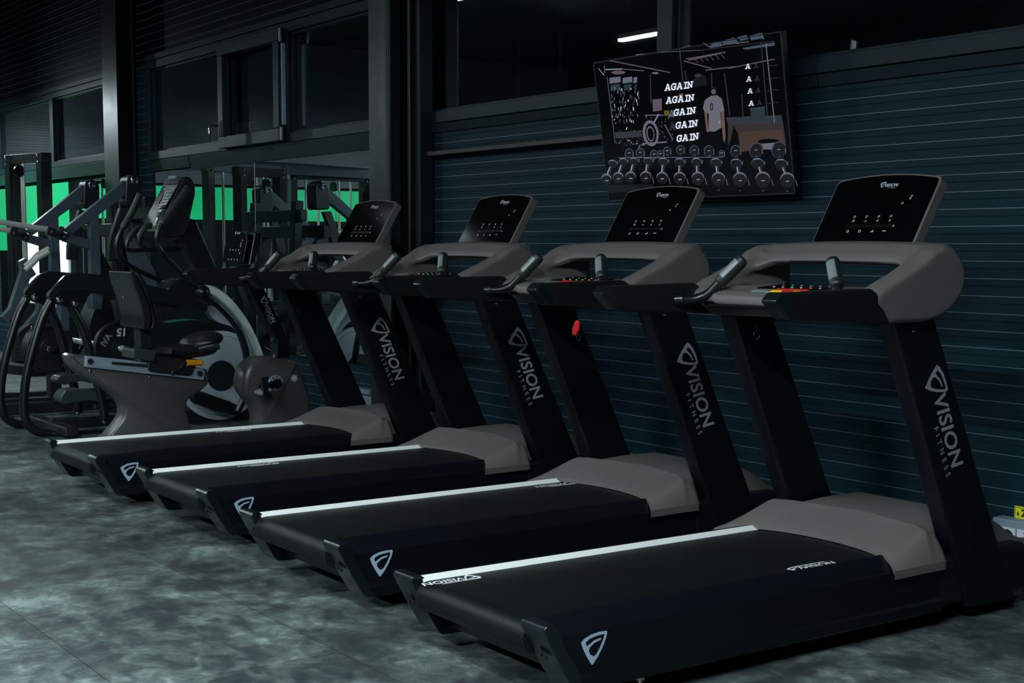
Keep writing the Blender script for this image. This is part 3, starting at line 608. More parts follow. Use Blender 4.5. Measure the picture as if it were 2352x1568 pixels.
# round speed bag / wheel
oval(580,955,68,112,GR,-.12,28); oval(582,958,48,88,BK,-.12,28); oval(578,960,34,66,GR,-.12,24); oval(580,962,26,54,BK,-.12,24)
line((510,1045),(720,1030),12,GR); line((460,1120),(490,1055),9,GR); line((530,800),(690,800),8,GR); line((610,860),(650,790),8,HI); line((700,880),(770,1010),7,GR)
# hanging heavy bag and its chain
oval(1000,540,62,95,HD,.15); poly([(935,560),(1060,540),(1050,640),(890,660)],BK); oval(985,460,30,16,DM); poly([(820,620),(860,612),(855,650),(825,655)],SK)
# person seen from behind in a pale shirt numbered 0
oval(1122,590,24,34,HD); oval(1120,600,20,22,SK); poly([(1095,635),(1150,628),(1190,660),(1212,760),(1178,775),(1190,905),(1130,942),(1075,938),(1078,790),(1040,765),(1028,740),(1045,670)],SH)
poly([(1040,765),(1062,770),(1070,900),(1078,950),(1058,940),(1050,860)],SK); poly([(1185,770),(1208,760),(1222,985),(1212,1040),(1200,1000),(1192,880)],SK)
poly([(1078,940),(1130,946),(1190,915),(1205,1080),(1160,1095),(1085,1090)],BK); oval(1103,728,14,32,BK); oval(1103,728,7,22,SH); line((1090,780),(1160,800),4,GR); line((1140,680),(1120,900),5,GR); line((1165,850),(1170,870),8,HI)
poly([(1290,895),(1330,960),(1340,1060),(1240,1080),(1270,1000)],BK)
poly([(1430,740),(1560,725),(1565,830),(1445,850)],TL); line((1435,745),(1560,732),5,BL); poly([(1460,770),(1480,768),(1482,810),(1462,812)],DM); poly([(1500,765),(1545,760),(1545,800),(1500,806)],DM)
# dumbbell rack
for cx,cy,r in ((395,1130,38),(490,1125,38),(610,1140,36),(665,1135,30),(722,1110,34),(835,1100,36),(955,1105,40),(1080,1110,44),(1190,1130,26),(1310,1110,46),(1485,1105,58),(1680,1100,62)):
    oval(cx,cy,r,r*1.2,BL); oval(cx+3,cy+4,r-3,r*1.2-3,HD); line((cx-12,cy-4),(cx+12,cy-8),5,HI); line((cx+r*.9,cy-20),(cx+r*.95,cy+30),5,GR); line((cx-6,cy+r*.9),(cx+14,cy+r*.85),4,GR)
line((300,1165),(1200,1160),5,GR)
row=[(255,1215,52),(345,1200,52),(440,1195,52),(560,1195,56),(690,1200,56),(830,1205,60),(975,1205,62),(1140,1210,66),(1315,1215,68),(1500,1215,74),(1700,1220,72)]
for i,(cx,cy,r) in enumerate(row):
    k=(5-i)*12
    oval(cx,cy,r*.75,r*.65,BL,.2); oval(cx,cy+9,r*.72,r*.62,HD,.2); poly([(cx-k*.3-9,cy+28),(cx-k*.3+12,cy+26),(cx-k*.7+8,cy+92),(cx-k*.7-12,cy+92)],HI); poly([(cx-k*.3-2,cy+28),(cx-k*.3+12,cy+26),(cx-k*.7+8,cy+92),(cx-k*.7-2,cy+92)],DM)
    ox,oy=cx-k*.9,cy+130; oval(ox,oy,r*.86,r*.84,GR,.1); oval(ox,oy+14,r*.85,r*.82,HD,.1); line((ox-12,oy+18),(ox+14,oy+14),6,HI); line((ox+8,oy+22),(ox+18,oy+12),5,GR)
    if i>2: line((ox+r,oy+5),(ox+r+14,oy+60),5,GR); line((ox-8,oy+104),(ox+12,oy+100),4,GR)
    line((cx+r*.8,cy-22),(cx+r*.78,cy+10),5,GR); line((cx-r*.5,cy-r*.5),(cx+r*.3,cy-r*.56),4,HI)
poly([(205,1400),(600,1390),(600,1440),(210,1470)],HD)
# lettering
GL={'A':[((.12,.1),(.46,.95)),((.88,.1),(.54,.95)),((.27,.36),(.73,.36)),((-.06,.07),(.34,.07)),((.66,.07),(1.06,.07)),((.28,.93),(.62,.93))],
'G':[((.85,.62),(.80,.86)),((.80,.90),(.35,.95)),((.38,.95),(.12,.72)),((.12,.78),(.12,.25)),((.12,.28),(.36,.06)),((.33,.07),(.72,.07)),((.68,.05),(.86,.22)),((.84,.12),(.84,.45)),((.52,.44),(1.0,.44)),((.88,.60),(.88,1.0))],
'I':[((.5,.05),(.5,.95)),((.2,.07),(.8,.07)),((.2,.93),(.8,.93))],
'N':[((.16,.05),(.16,.95)),((.84,.05),(.84,.95)),((.16,.93),(.84,.07)),((-.06,.07),(.40,.07)),((-.06,.93),(.26,.93)),((.60,.93),(1.06,.93))]}
ADV={'A':1.12,'G':1.16,'I':.86,'N':1.2}
def lab(s,x,y,h,mi,wd=.86,th=.19):     # slab-serif word, x,y = centre of the word in the crop
    tw=sum(ADV[c] for c in s)*wd*h; cx=x-tw/2*1.0; o=Vector((cx,y+tw/2*.10)); ex=Vector((1,-.115)); ey=Vector((.06,-1)).normalized()
    for c in s:
        for (a,b),(c2,d) in GL[c]:
            A=Vector((a,b)); B=Vector((c2,d)); t=(B-A).normalized(); n=Vector((-t.y,t.x))*th/2; dep[0]+=.000002
            sc.add([tvpx(*crop(*(o+ex*(q.x*wd*h)+ey*((q.y-.5)*h))),dep[0]) for q in (A+n,B+n,B-n,A-n)],[(0,1,2,3)],mi)
        o=o+ex*(ADV[c]*wd*h)
for s_,x,y,m in (('AGAIN',828,552,WH),('AGAIN',838,663,WH),('GAIN',876,770,WH),('A',764,786,GR),('GAIN',893,880,WH),('A',774,898,DM),('GAIN',902,992,WH)): lab(s_,x,y,57,m,.79)
for x,y in ((1418,382),(1427,490),(1437,592),(1447,698)): lab('A',x,y,44,WH,.9,.16); lab('A',x+70,y-6,42,DM,.9,.14)
scr=sc.build('screen',PAL,tv,flat=True)
br=MB(); br.box((0,-.03,.0),(.30,.05,.22)); br.box((0,-.07,.12),(.26,.09,.03)); br.box((0,-.045,-.12),(.26,.05,.03)); br.build('wall_bracket','black_metal',tv,bevel=.004)

# ================================================================== ELLIPTICAL TRAINER (faces the wall, behind the farthest treadmill)
def outl(pts,X): return [onX(x,y,X) for x,y in pts]
def sl(pts,X,th,mb=None,mi=0): mb=mb or MB(); return mb.slab(outl(pts,X),(-th,0,0),mi)
def rnd(poly,n=4):   # round a closed pixel outline
    P=[Vector(p) for p in poly]; out=[]
    for i in range(len(P)):
        p0,p1,p2,p3=P[i-1],P[i],P[(i+1)%len(P)],P[(i+2)%len(P)]
        for k in range(n):
            t=k/n; out.append(.5*((2*p1)+(p2-p0)*t+(2*p0-5*p1+4*p2-p3)*t*t+(3*p1-p0-3*p2+p3)*t**3))
    return [(p.x,p.y) for p in out]
EN,EF=-9.95,-10.53
el=thing('elliptical_trainer','black elliptical trainer with pale grey flywheel disc and silver arc, left of the treadmills','elliptical trainer',(-10.2,3.9,0))
L0=Vector(el.location)
def B_(mb,name,m,par=None,**k):
    o=mb.build(name,m,**k); o.parent=par or ROOT
    if par is None: o.location=-Vector(ROOT.location)
    return o
ROOT=el
def arm_side(X):
    dx=0
    o=[(108,684),(112,672),(150,633),(170,625),(240,631),(262,637),(330,652),(420,672),(480,698),(476,716),(400,700),(300,682),(225,672),(190,668),(178,672),(140,672),(122,680)]
    pl=[(112,688),(138,664),(215,668),(182,702),(170,709),(133,699)]
    X0=EN
    # outlines measured on the near side, repeated on the far side at the same place along the machine
    def sh(pts): return [p+Vector((X-X0,0,0)) for p in outl(pts,X0)]
    a=MB().slab(sh(o),(-.055,0,0)); ar=B_(a,'side_arm','shroud_slate',bevel=.012,seg=3)
    p=MB().slab([q+Vector((.004,0,0)) for q in sh(pl)],(-.05,0,0)); plo=B_(p,'joint_plate','tube_black',ar,bevel=.006)
    for c in ((136,688),(172,696)):
        q=sh([c])[0]; MB().ell(q+Vector((.008,0,0)),(.02,.026,.026),16,8).build('bolt','chrome',plo)
    t1=[(120,692),(97,740),(66,850),(57,930),(64,970),(85,990),(125,998),(200,998),(300,994),(420,985)]
    B_(MB().tube([q+Vector((-.025,0,0)) for q in sh(t1)],.031,16),'bent_tube','tube_black')
    t2=[(165,704),(195,760),(222,860),(240,935),(243,965)]
    B_(MB().tube([q+Vector((-.03,0,0)) for q in sh(t2)],.032,14),'pedal_link','tube_black')
    q=sh([(238,968)])[0]; B_(MB().ell(q+Vector((.01,0,0)),(.012,.016,.016)),'bolt','chrome')
arm_side(EN); arm_side(EF)
# pedals
for pts,X in (([(139,912),(150,896),(172,893),(212,896),(240,905),(235,925),(205,920),(170,925),(148,929),(138,922)],EN-.02),([(129,873),(136,864),(160,858),(200,862),(225,868),(210,880),(190,874),(165,880),(150,884),(132,880)],EF+.1)):
    B_(sl(pts,X,.17),'pedal','console_slate',bevel=.010,seg=3)
    q=onX(215,930 if X==EN-.02 else 880,X-.08); B_(MB().bar(q,q+Vector((0,.45,-.10 if X==EN-.02 else .02)),.05,.06),'pedal_bar','frame_dark',bevel=.01)
# base rails
for x0,x1,y in ((-10.75,-9.75,3.12),(-10.6,-9.9,4.75)): B_(MB().bar((x0,y,.05),(x1,y,.05),.10,.07),'base_foot','frame_dark',bevel=.015)
B_(MB().bar((-10.2,3.1,.06),(-10.2,4.8,.06),.09,.08),'base_rail','frame_dark',bevel=.012)
# flywheel disc, guard ring
c=onX(505,862,-10.08)
B_(MB().torus(c+Vector((-.03,0,0)),.375,.035,'x',64,10,a0=rad(-20),a1=rad(200)),'guard_ring','tube_black')
dk=B_(MB().disc(c,.345,.05,'x',72),'flywheel_cover','disc_grey',bevel=.012)
MB().disc(c+Vector((.028,0,0)),.118,.010,'x',48).build('hub_cap','disc_hub',dk,bevel=.003)
mb=MB().torus(c+Vector((.0255,0,0)),.305,.0016,'x',72,6); mb.build('seam','hole_black',dk)
# silver arc and its dark inner web
arc_o=[(468,655),(492,656),(520,672),(550,703),(577,742),(598,785),(613,828)]; arc_i=[(470,668),(490,676),(515,694),(540,720),(562,752),(580,788),(596,830)]
def ribbon(a,b,X,th): 
    A=cr_path([onX(x,y,X) for x,y in a],5); Bq=cr_path([onX(x,y,X) for x,y in b],5); mb=MB(); L=[]
    for p,q in zip(A,Bq):
        m=(p+q)/2; L.append([p+Vector((-th,0,0)),p+(m-p)*.05+Vector((0,0,0))+Vector((-th*.25,0,0)),p+(m-p)*.45,q+Vector((-.01,0,0)),q+Vector((-th,0,0))])
    return mb.loops(L)
B_(ribbon(arc_o,arc_i,-10.03,.12),'silver_arc','arc_silver',ang=60)
inn_o=[(470,668),(490,676),(515,694),(540,720),(562,752),(580,788),(596,830)]; inn_i=[(468,686),(474,700),(488,728),(508,742),(535,752),(560,785),(578,830)]
B_(ribbon(inn_o,inn_i,-10.06,.10),'inner_web','disc_grey',ang=60)
# lower and upper shrouds
B_(sl(rnd([(352,742),(380,742),(440,735),(500,740),(540,752),(560,790),(500,770),(440,785),(400,840),(380,900),(340,880),(330,800)],3),-10.1,.22),'lower_shroud','shroud_slate',bevel=.03,seg=3)
B_(sl([(384,662),(398,646),(420,640),(470,652),(482,668),(500,700),(470,705),(380,690)],-10.05,.26),'upper_shroud','shroud_slate',bevel=.02,seg=3)
B_(sl([(375,925),(420,955),(520,965),(600,940),(625,900),(640,960),(630,985),(380,985)],-10.1,.25),'base_shroud','frame_dark',bevel=.03,seg=3)
# neck, console
B_(sl([(412,545),(432,500),(452,505),(520,660),(500,672),(470,650)],-10.08,.17),'neck','shroud_slate',bevel=.02,seg=3)
cb=sl([(421,410),(428,404),(440,409),(449,425),(449,445),(434,515),(424,540),(400,546),(378,545),(362,532),(366,520),(383,484)],-10.0,.36)
cn=B_(cb,'console','frame_dark',bevel=.012,seg=3)
def face(pts,mi,name,off=.017,par=None):
    (xa,ya),(xb,yb),(xc,yc),(xd,yd)=pts
    P=[onX(xa,ya,-10.345),onX(xb,yb,-10.02),onX(xc,yc,-10.02),onX(xd,yd,-10.345)]; n=(P[1]-P[0]).cross(P[3]-P[0]).normalized(); n=n if n.y<0 else -n
    o=MB().slab([p+n*(off+.006) for p in P],-n*.006).build(name,mi,par or cn,bevel=.0015); return o,P,n
fo,P,n=face([(387,414),(424,411),(384,480),(357,483)],'console_slate','key_face')
def fp(u,v,d=.0255): return P[0]+(P[1]-P[0])*u+((P[3]-P[0])*(1-u)+(P[2]-P[1])*u)*v+n*d
MB().slab([fp(.07,.03),fp(.93,.03),fp(.93,.20),fp(.07,.20)],-n*.003).build('readout','hole_black',fo)
MB().slab([fp(.06,.52),fp(.34,.52),fp(.34,.84),fp(.06,.84)],-n*.003).build('readout','hole_black',fo)
kb=MB()
for u,v in [(.22,.36),(.36,.36),(.82,.36)]+[(.5+.18*i,.48+.11*j) for i in (0,1,2) for j in range(4)]+[(.30+.2*i,.92) for i in range(3)]: MB().slab([fp(u-.035,v-.018,.027),fp(u+.035,v-.018,.027),fp(u+.035,v+.018,.027),fp(u-.035,v+.018,.027)],-n*.003).build('key','icon_white' if v>.88 or v<.4 else 'logo_grey',fo)
q,P2,n2=face([(356,487),(384,486),(366,528),(337,528)],'console_slate','lower_face')
P,n=P2,n2
MB().slab([fp(.12,.08),fp(.9,.08),fp(.85,.38),fp(.10,.38)],-n*.003).build('readout','hole_black',q)
for k,m in enumerate(('red_plastic','yellow_plastic','green_light')): MB().slab([fp(.45,.72+.06*k),fp(.85,.66+.06*k),fp(.85,.69+.06*k),fp(.45,.75+.06*k)],-n*.002).build('stripe',m,q)
q=onX(405,408,-10.18); B_(MB().box((-10.19,q.y-.02,q.z-.0),(.15,.03,.03)),'top_badge','sensor_metal',bevel=.008)
# moving handles
for pts,X in (([(322,446),(302,490),(282,524),(272,545),(268,566),(275,590),(300,612),(345,634),(400,655)],-10.50),([(432,430),(400,476),(372,515),(362,535),(360,552),(368,574),(395,604),(430,640),(462,668)],-9.86)):
    h=B_(MB().tube([onX(x,y,X) for x,y in pts],.019,14),'moving_handle','tube_black')
    MB().tube([onX(x,y,X) for x,y in pts[:3]],lambda t:.026 if t<.97 else .022,16).build('grip','grip_rubber',h)
    if X==-9.86:
        c2=onX(466,671,X); MB().ell(c2,(.05,.055,.055)).build('pivot_ball','tube_black',h)
        B_(MB().tube([onX(x,y,X-.02) for x,y in [(470,680),(505,705),(540,745),(560,790),(570,850),(565,900),(545,945)]],.027,14),'swing_link','tube_black')
for pts in ([(336,517),(318,522),(304,535),(294,552),(291,568),(300,575),(350,573),(415,569)],[(348,519),(336,520),(327,532),(320,545),(322,562),(340,573),(380,574),(415,572)]):
    X=-10.36 if pts[0][0]==336 else -10.02
    h=B_(MB().tube([onX(x,y,X) for x,y in pts],.015,12),'static_handle','tube_black'); MB().tube([onX(x,y,X) for x,y in pts[:4]],.021,14).build('grip','grip_rubber',h)
B_(sl([(442,905),(462,898),(530,922),(560,938),(548,955),(500,945),(445,925)],-9.88,.08),'crank_arm','tube_black',bevel=.015,seg=3)

# ================================================================== RECUMBENT BIKE
BX=-8.36
bk=thing('recumbent_bike','taupe recumbent exercise bike with silver seat rail and yellow lever, beside the farthest treadmill','exercise bike',(-8.45,3.5,0)); ROOT=bk
def c3(l,o=(130,780),s=6.357): return [(o[0]+a/s,o[1]+b/s) for a,b in l]
body=c3([(190,260),(215,222),(262,210),(430,238),(1300,330),(2130,420),(2200,460),(2232,540),(2222,640),(2110,750),(1980,830),(1905,930),(1905,1060),(1960,1230),(2010,1420),(2060,1600),(600,1600),(760,1420),(920,1230),(990,1110),(990,980),(880,830),(640,660),(430,540),(270,420)])
body_s=rnd(body,3)
def puffy(pts,X,steps):
    A=[]
    for p in outl(pts,X):
        p.z=max(p.z,.014)
        if not A or (p-A[-1]).length>.006: A.append(p)
    if (A[0]-A[-1]).length<.006: A.pop()
    ar=sum((A[i-1].y*A[i].z-A[i].y*A[i-1].z) for i in range(len(A))); sg=1 if ar>0 else -1; L=[]
    for dx,ins in steps:
        ring=[]
        for i,p in enumerate(A):
            t=(A[(i+1)%len(A)]-A[i-1]).normalized(); q=p+Vector((dx,0,0))+Vector((0,-t.z,t.y))*ins*sg; q.z=max(q.z,.013); ring.append(q)
        L.append(ring)
    return L
L=puffy(body_s,BX,((0,.016),(-.005,.006),(-.016,0),(-.144,0),(-.155,.006),(-.16,.016)))
rb=B_(MB().loops(L),'rear_body','bike_taupe',ang=50)
for c in c3([(490,452),(1360,542),(2192,530)]): MB().ell(onX(*c,BX+.002),(.006,.010,.010)).build('bolt','chrome',rb)
rl=B_(sl(c3([(432,240),(2130,415),(2168,470),(2150,590),(420,398)]),BX+.022,.10),'seat_rail','rail_alu',bevel=.003)
MB().slab(outl(c3([(440,300),(800,335),(2120,500),(2140,540),(430,370)]),BX+.0225),(.0015,0,0)).build('rail_groove','socket_grey',rl)
for c in c3([(493,318),(2092,495)]): MB().disc(onX(*c,BX+.0245),.018,.01,'x',20).build('end_screw','hole_black',rl)
MB().slab(outl(c3([(805,318),(1340,360),(1340,412),(805,362)]),BX+.0235),(.003,0,0)).build('slot','hole_black',rl)
for k in range(13): x=870+k*37; MB().slab(outl(c3([(x,368+k*3.1),(x+17,370+k*3.1),(x+17,392+k*3.1),(x,390+k*3.1)]),BX+.0265),(.003,0,0)).build('rack_tooth','rail_alu',rl)
car=B_(sl(c3([(1335,360),(1340,440),(1370,470),(1940,530),(1985,500),(2010,430),(2100,300),(1900,250),(1500,260),(1350,300)]),BX+.04,.20),'seat_carriage','frame_dark',bevel=.01)
MB().slab(outl(c3([(1125,150),(1160,125),(1450,165),(1430,320),(1115,275)]),BX+.06),(-.2,0,0)).build('carriage_box','console_slate',car,bevel=.006)
lv=MB().tube([onX(*c,BX+.06) for c in c3([(1700,520),(1700,470),(1780,440),(1850,360),(1900,330)])],.008,10).build('lever_rod','tube_black',car)
tag(MB().tube([onX(*c,BX+.06) for c in c3([(1905,334),(2000,335),(2110,336),(2132,337)])],lambda t:.020 if t<.9 else .012,16,0,False).build('lever_grip','orange_plastic',lv),'yellow lever grip')
# seat cushion
st=MB(); st.ell(onX(462,782,BX-.10),(.19,.13,.055),28,14,rot=Matrix.Rotation(rad(14),3,'X')); st.ell(onX(425,805,BX-.10),(.20,.20,.045),28,14)
B_(st,'seat','vinyl_black',ang=80)
for X in (BX+.13,BX-.36):
    h=B_(MB().tube([onX(x,y,X) for x,y in ((392,806),(425,812),(455,806),(495,797))],.017,14),'seat_handle','tube_black'); MB().tube([onX(x,y,X) for x,y in ((455,806),(480,800),(502,795))],.021,14).build('grip','grip_rubber',h)
    MB().slab(outl([(458,798),(490,791),(490,794),(458,801)],X+.015),(-.012,0,.0)).build('pulse_sensor','sensor_metal',h)
# backrest
B_(sl([(300,625),(306,623),(312,628),(322,650),(345,704),(349,742),(342,757),(333,758),(327,752),(329,735),(323,698),(305,650)],BX+.02,.40),'backrest_shell','backrest_shell',bevel=.012,seg=3)
B_(sl([(312,628),(324,629),(338,652),(354,700),(363,735),(358,754),(343,760),(349,742),(345,704),(322,650)],BX+.0,.37),'backrest_pad','vinyl_black',bevel=.02,seg=3)
B_(sl([(318,745),(346,745),(352,800),(322,800)],BX-.10,.10),'backrest_post','frame_dark',bevel=.008)
MB_=MB().ell(onX(284,683,BX+.022),(.004,.008,.008)); B_(MB_,'bolt','chrome')
# front shroud with crank
def c4(l): return [(440+a/4.612,640+b/4.612) for a,b in l]
sh=rnd(c4([(556,1100),(575,1000),(625,905),(710,845),(800,828),(930,838),(1118,882),(1150,940),(1268,1240),(1272,1400),(1250,1620),(760,1620),(730,1480),(700,1370),(620,1270),(562,1180)]),2)
L=puffy(sh,BX,((0,.034),(-.006,.018),(-.02,.005),(-.04,0),(-.16,0),(-.18,.006),(-.2,.03)))
fs=B_(MB().loops(L),'front_shroud','bike_taupe',ang=50)
cc=onX(*c4([(888,1102)])[0],BX)
cr=MB().disc(cc+Vector((.004,0,0)),.052,.014,'x',40).build('crank_cover','rail_alu',fs,bevel=.002)
for k in range(9): MB().disc(cc+Vector((.0115,.039*cos(k*.7),.039*sin(k*.7))),.005,.003,'x',10).build('vent','hole_black',cr)
pc=onX(*c4([(720,1165)])[0],BX+.06)
ca=MB().bar(cc+Vector((.03,0,0)),pc+Vector((-.02,0,0)),.018,.04).build('crank_arm','tube_black',fs,bevel=.006); MB().disc(cc+Vector((.025,0,0)),.028,.03,'x',24).build('crank_boss','tube_black',ca)
pd=MB().box(pc+Vector((.05,0,-.01)),(.10,.085,.026),Matrix.Rotation(rad(20),3,'X')).build('pedal','sensor_metal',fs,bevel=.008)
MB().slab([pc+Vector((.07,-.030,.085)),pc+Vector((.07,.022,.085)),pc+Vector((.07,.012,.05)),pc+Vector((.07,.012,-.05)),pc+Vector((.07,-.02,-.05)),pc+Vector((.07,-.025,.03))],(.035,0,0)).build('strap','tube_black',pd,bevel=.002)
e0=onX(*c4([(1087,1052)])[0],BX)
em_=MB().disc(e0+Vector((.002,0,0)),.024,.004,'x',28).build('badge','socket_grey',fs); MB().mesh2d(EMB,frame(e0+Vector((.0046,0,0)),(0,1,0),(0,0,1))@Matrix.Scale(.02,4)).build('emblem','logo_white',em_,flat=True)
kg=B_(MB().tube([onX(x,y,BX-.06) for x,y in c4([(850,640),(890,645),(915,700),(905,780),(880,840)])],.016,12),'cup_bracket','console_slate')
# mast with lettering
ms=c4([(560,40),(735,40),(850,160),(1010,640),(1000,850),(905,850),(700,300)])
mo=B_(sl(c4([(575,60),(750,60),(880,330),(1030,640),(1040,840),(905,840),(905,640)]),BX-.02,.11),'mast','side_metal',bevel=.010,seg=3)
a=onX(*c4([(772,250)])[0],BX-.02); b=onX(*c4([(865,450)])[0],BX-.02); s_=onX(*c4([(860,440)])[0],BX-.02); d=(b-a).normalized()
M=frame(a+(b-a)*.42+Vector((.0015,0,0)),d,Vector((0,1,.3)))
tag(logo_line(M,.030).build('lettering','logo_grey',mo,flat=True),'grey maker name and shield on the mast')
# bike console
co=rnd([(500,612),(514,613),(519,590),(527,560),(533,540),(541,527),(560,523),(580,526),(592,535),(594,560),(586,590),(577,614),(560,618)],2)
P0=[(519,603),(571,605),(586,540),(535,538)]
cb=sl([(571,610),(585,536),(590,530),(597,545),(594,572),(582,612)],BX-.0,.34); cn=B_(cb,'console','tube_black',bevel=.01,seg=3)
X1,X0_=BX+.004,BX-.345
def bp(x,z,d=0):  # face of the console: x 0..1 across, z 0..1 up
    lo=(onX(571,606,X1),None); hi=onX(583,532,X1); a=lo[0]; v=a+(hi-a)*z; return Vector((X0_+(X1-X0_)*x,v.y,v.z))+NB*d
a=onX(571,606,X1); hi=onX(583,532,X1); NB=Vector((1,0,0)).cross(hi-a).normalized(); NB=NB if NB.y<0 else -NB
pts=[(.03,0),(.97,0),(.97,.80),(.93,.90),(.82,.97),(.6,1.0),(.4,1.0),(.18,.97),(.07,.90),(.03,.80)]
ff=MB().slab([bp(x,z,.034) for x,z in pts],-NB*.04).build('glass_face','screen_black',cn,bevel=.004)
fr_=lambda x,z: frame(bp(x,z,.0345),(1,0,0),hi-a)
MB().mesh2d(EMB,fr_(.44,.93)@Matrix.Scale(.022,4)).mesh2d(VIS,fr_(.56,.925)@Matrix.Scale(.016,4)).build('maker_lettering','icon_white',ff,flat=True)
dot=MB()
for x,z in [(.3,.40),(.43,.40),(.56,.40),(.69,.40),(.75,.30),(.30,.10),(.43,.10),(.56,.10),(.69,.10),(.74,.62),(.74,.56),(.74,.52),(.78,.70)]: dot.mesh2d(shape2d([[(-.004,-.005),(.004,-.005),(.005,.005),(-.003,.005)]]),fr_(x,z))
tag(dot.build('icons','icon_white',ff,flat=True),'small white touch symbols')
for pts in ([(508,640),(512,625),(524,603)],[(572,640),(578,622),(588,602)]):
    X=BX-.36 if pts[0][0]==508 else BX+.02
    B_(MB().tube([onX(x,y,X) for x,y in pts],lambda t:.020 if t<.9 else .013,14),'handlebar','grip_rubber')
B_(sl([(540,612),(575,612),(600,690),(570,690)],BX-.08,.10),'console_neck','frame_dark',bevel=.008)
B_(MB().box((-8.44,4.3,.03),(.50,.09,.05)).box((-8.44,2.95,.03),(.50,.09,.05)).box((-8.44,3.6,.035),(.08,1.35,.05)),'base_frame','frame_dark',bevel=.01)

# ================================================================== PLATE-LOADED LEVER MACHINE (in front of the mirror)
XN,XF=-11.18,-12.27
lm=thing('lever_machine','blue grey plate loaded lever machine with two black pivot heads, left of the elliptical trainer','weight machine',(-11.7,4.0,0)); ROOT=lm
def c1(l): return [(a/4.355,340+b/4.355) for a,b in l]
def lever(X):
    D_=Vector((X-XN,.0 if X==XN else .02,0)); g=lambda pts:[p+D_ for p in outl(pts,XN)]
    lv=B_(MB().slab(g(c1([(1250,320),(1262,470),(715,866),(640,812)])),(-.07,0,0)),'lever_arm','steel_blue',bevel=.006)
    MB().slab(g(c1([(895,735),(990,660),(1002,1000),(1020,1420),(905,1420),(905,1000)])),(-.07,0,0)).build('upright_bar','steel_blue',lv,bevel=.006)
    MB().slab(g(c1([(655,850),(900,915),(912,1018),(640,930)])),(-.07,0,0)).build('link_bar','steel_blue',lv,bevel=.006)
    pl=MB().slab([p+Vector((.004,0,0)) for p in g(c1([(485,780),(685,860),(660,932),(465,862)]))],(-.078,0,0)).build('end_plate','frame_dark',lv,bevel=.004)
    for c in c1([(515,840),(645,885)]): MB().ell(g([c])[0]+Vector((.006,0,0)),(.006,.012,.012),12,8).build('bolt','chrome',pl)
    q=g(c1([(590,840)]))[0]; 
    MB().cyl(q+Vector((0,0,0)),q+Vector((.13,-.02,.02)),.026,n=18).build('stop_knob','frame_dark',lv,bevel=.004)
    hb=MB().cyl(q+Vector((-.04,-.08,.02)),q+Vector((-.04,-.62,.10)),.022,n=18).build('plate_horn','rod_chrome',lv)
    hd=MB().slab(g(c1([(1252,330),(1270,285),(1340,262),(1395,295),(1415,340),(1412,560),(1395,580),(1260,575),(1240,540)])),(-.16,0,0)); 
    ho=MB().slab([p+Vector((.03,0,0)) for p in g(c1([(1252,330),(1270,285),(1340,262),(1395,295),(1415,340),(1412,560),(1395,580),(1260,575),(1240,540)]))],(-.17,0,0)).build('pivot_head','frame_dark',lv,bevel=.012,seg=3)
    b=g(c1([(1333,320)]))[0]; MB().ell(b+Vector((.032,0,0)),(.014,.036,.036),20,10).build('pivot_bolt','chrome',ho)
    # curved guard below the head
    MB().slab(g(c1([(1205,590),(1310,600),(1250,760),(1210,1000),(1200,1130),(1082,1130),(1085,980),(1105,880)])),(-.05,0,0)).build('guard','frame_dark',lv,bevel=.01)
    MB().slab(g(c1([(1240,800),(1330,800),(1560,1250),(1600,1560),(1500,1560),(1330,1250)])),(-.07,0,0)).build('diagonal_bar','steel_blue' if X==XN else 'frame_dark',lv,bevel=.006)
lever(XN); lever(XF)
B_(MB().bar((XN+.1,4.12,1.48),(XF-.1,4.14,1.48),.08,.11),'cross_beam','frame_dark',bevel=.008)
B_(MB().bar((XN,4.30,1.62),(XF,4.32,1.62),.07,.10),'cross_beam','frame_dark',bevel=.008)
for X in (XN-.12,XF+.12):
    B_(MB().bar((X,4.42,0.0),(X,4.30,1.75),.08,.10,up=(1,0,0)),'rear_upright','frame_dark',bevel=.008)
    B_(MB().bar((X,2.9,.06),(X,4.55,.06),.09,.09),'floor_rail','frame_dark',bevel=.01)
B_(MB().bar((XN-.12,2.95,.06),(XF+.12,2.95,.06),.09,.09),'floor_rail','frame_dark',bevel=.01)
# seat side: angled blue grey frame at the far left with handles
B_(MB().slab(outl([(3,728),(22,708),(50,622),(46,600),(60,592),(84,630),(70,640),(40,720),(18,742)],-12.0),(-.08,0,0)),'handle_frame','steel_blue',bevel=.006)
B_(MB().slab(outl([(45,760),(60,745),(85,715),(88,690),(100,695),(98,730),(70,770),(50,775)],-11.9),(-.08,0,0)),'handle_frame','steel_blue',bevel=.006)
ql=MB().slab(outl([(40,765),(70,742),(86,748),(62,800),(45,790)],-11.85),(-.05,0,0)); kp=B_(ql,'swivel_plate','frame_dark',bevel=.008)
MB().ell(onX(75,752,-11.84),(.012,.022,.022)).build('bolt','chrome',kp)
for X,dy in ((-11.9,0),(-11.55,8)):
    h=B_(MB().tube([onX(x,y+dy,X) for x,y in ((58,612),(72,600),(86,585),(112,570))],.022,14,0,False),'handle','rod_chrome'); 
B_(sl([(138,690),(160,690),(160,760),(142,760)],-11.6,.12),'front_post','steel_blue',bevel=.006)
B_(sl([(212,662),(238,665),(234,711),(212,709)],-11.5,.13),'box_end','steel_blue',bevel=.004)
B_(sl(rnd([(205,740),(240,668),(255,690),(265,735),(255,770),(215,790)],3),-11.75,.30),'seat_pad','vinyl_black',bevel=.02,seg=3)
B_(MB().box((-11.75,3.62,.22),(.10,.10,.42)).box((-11.75,3.75,.05),(.12,1.5,.09)),'seat_post','frame_dark',bevel=.006)
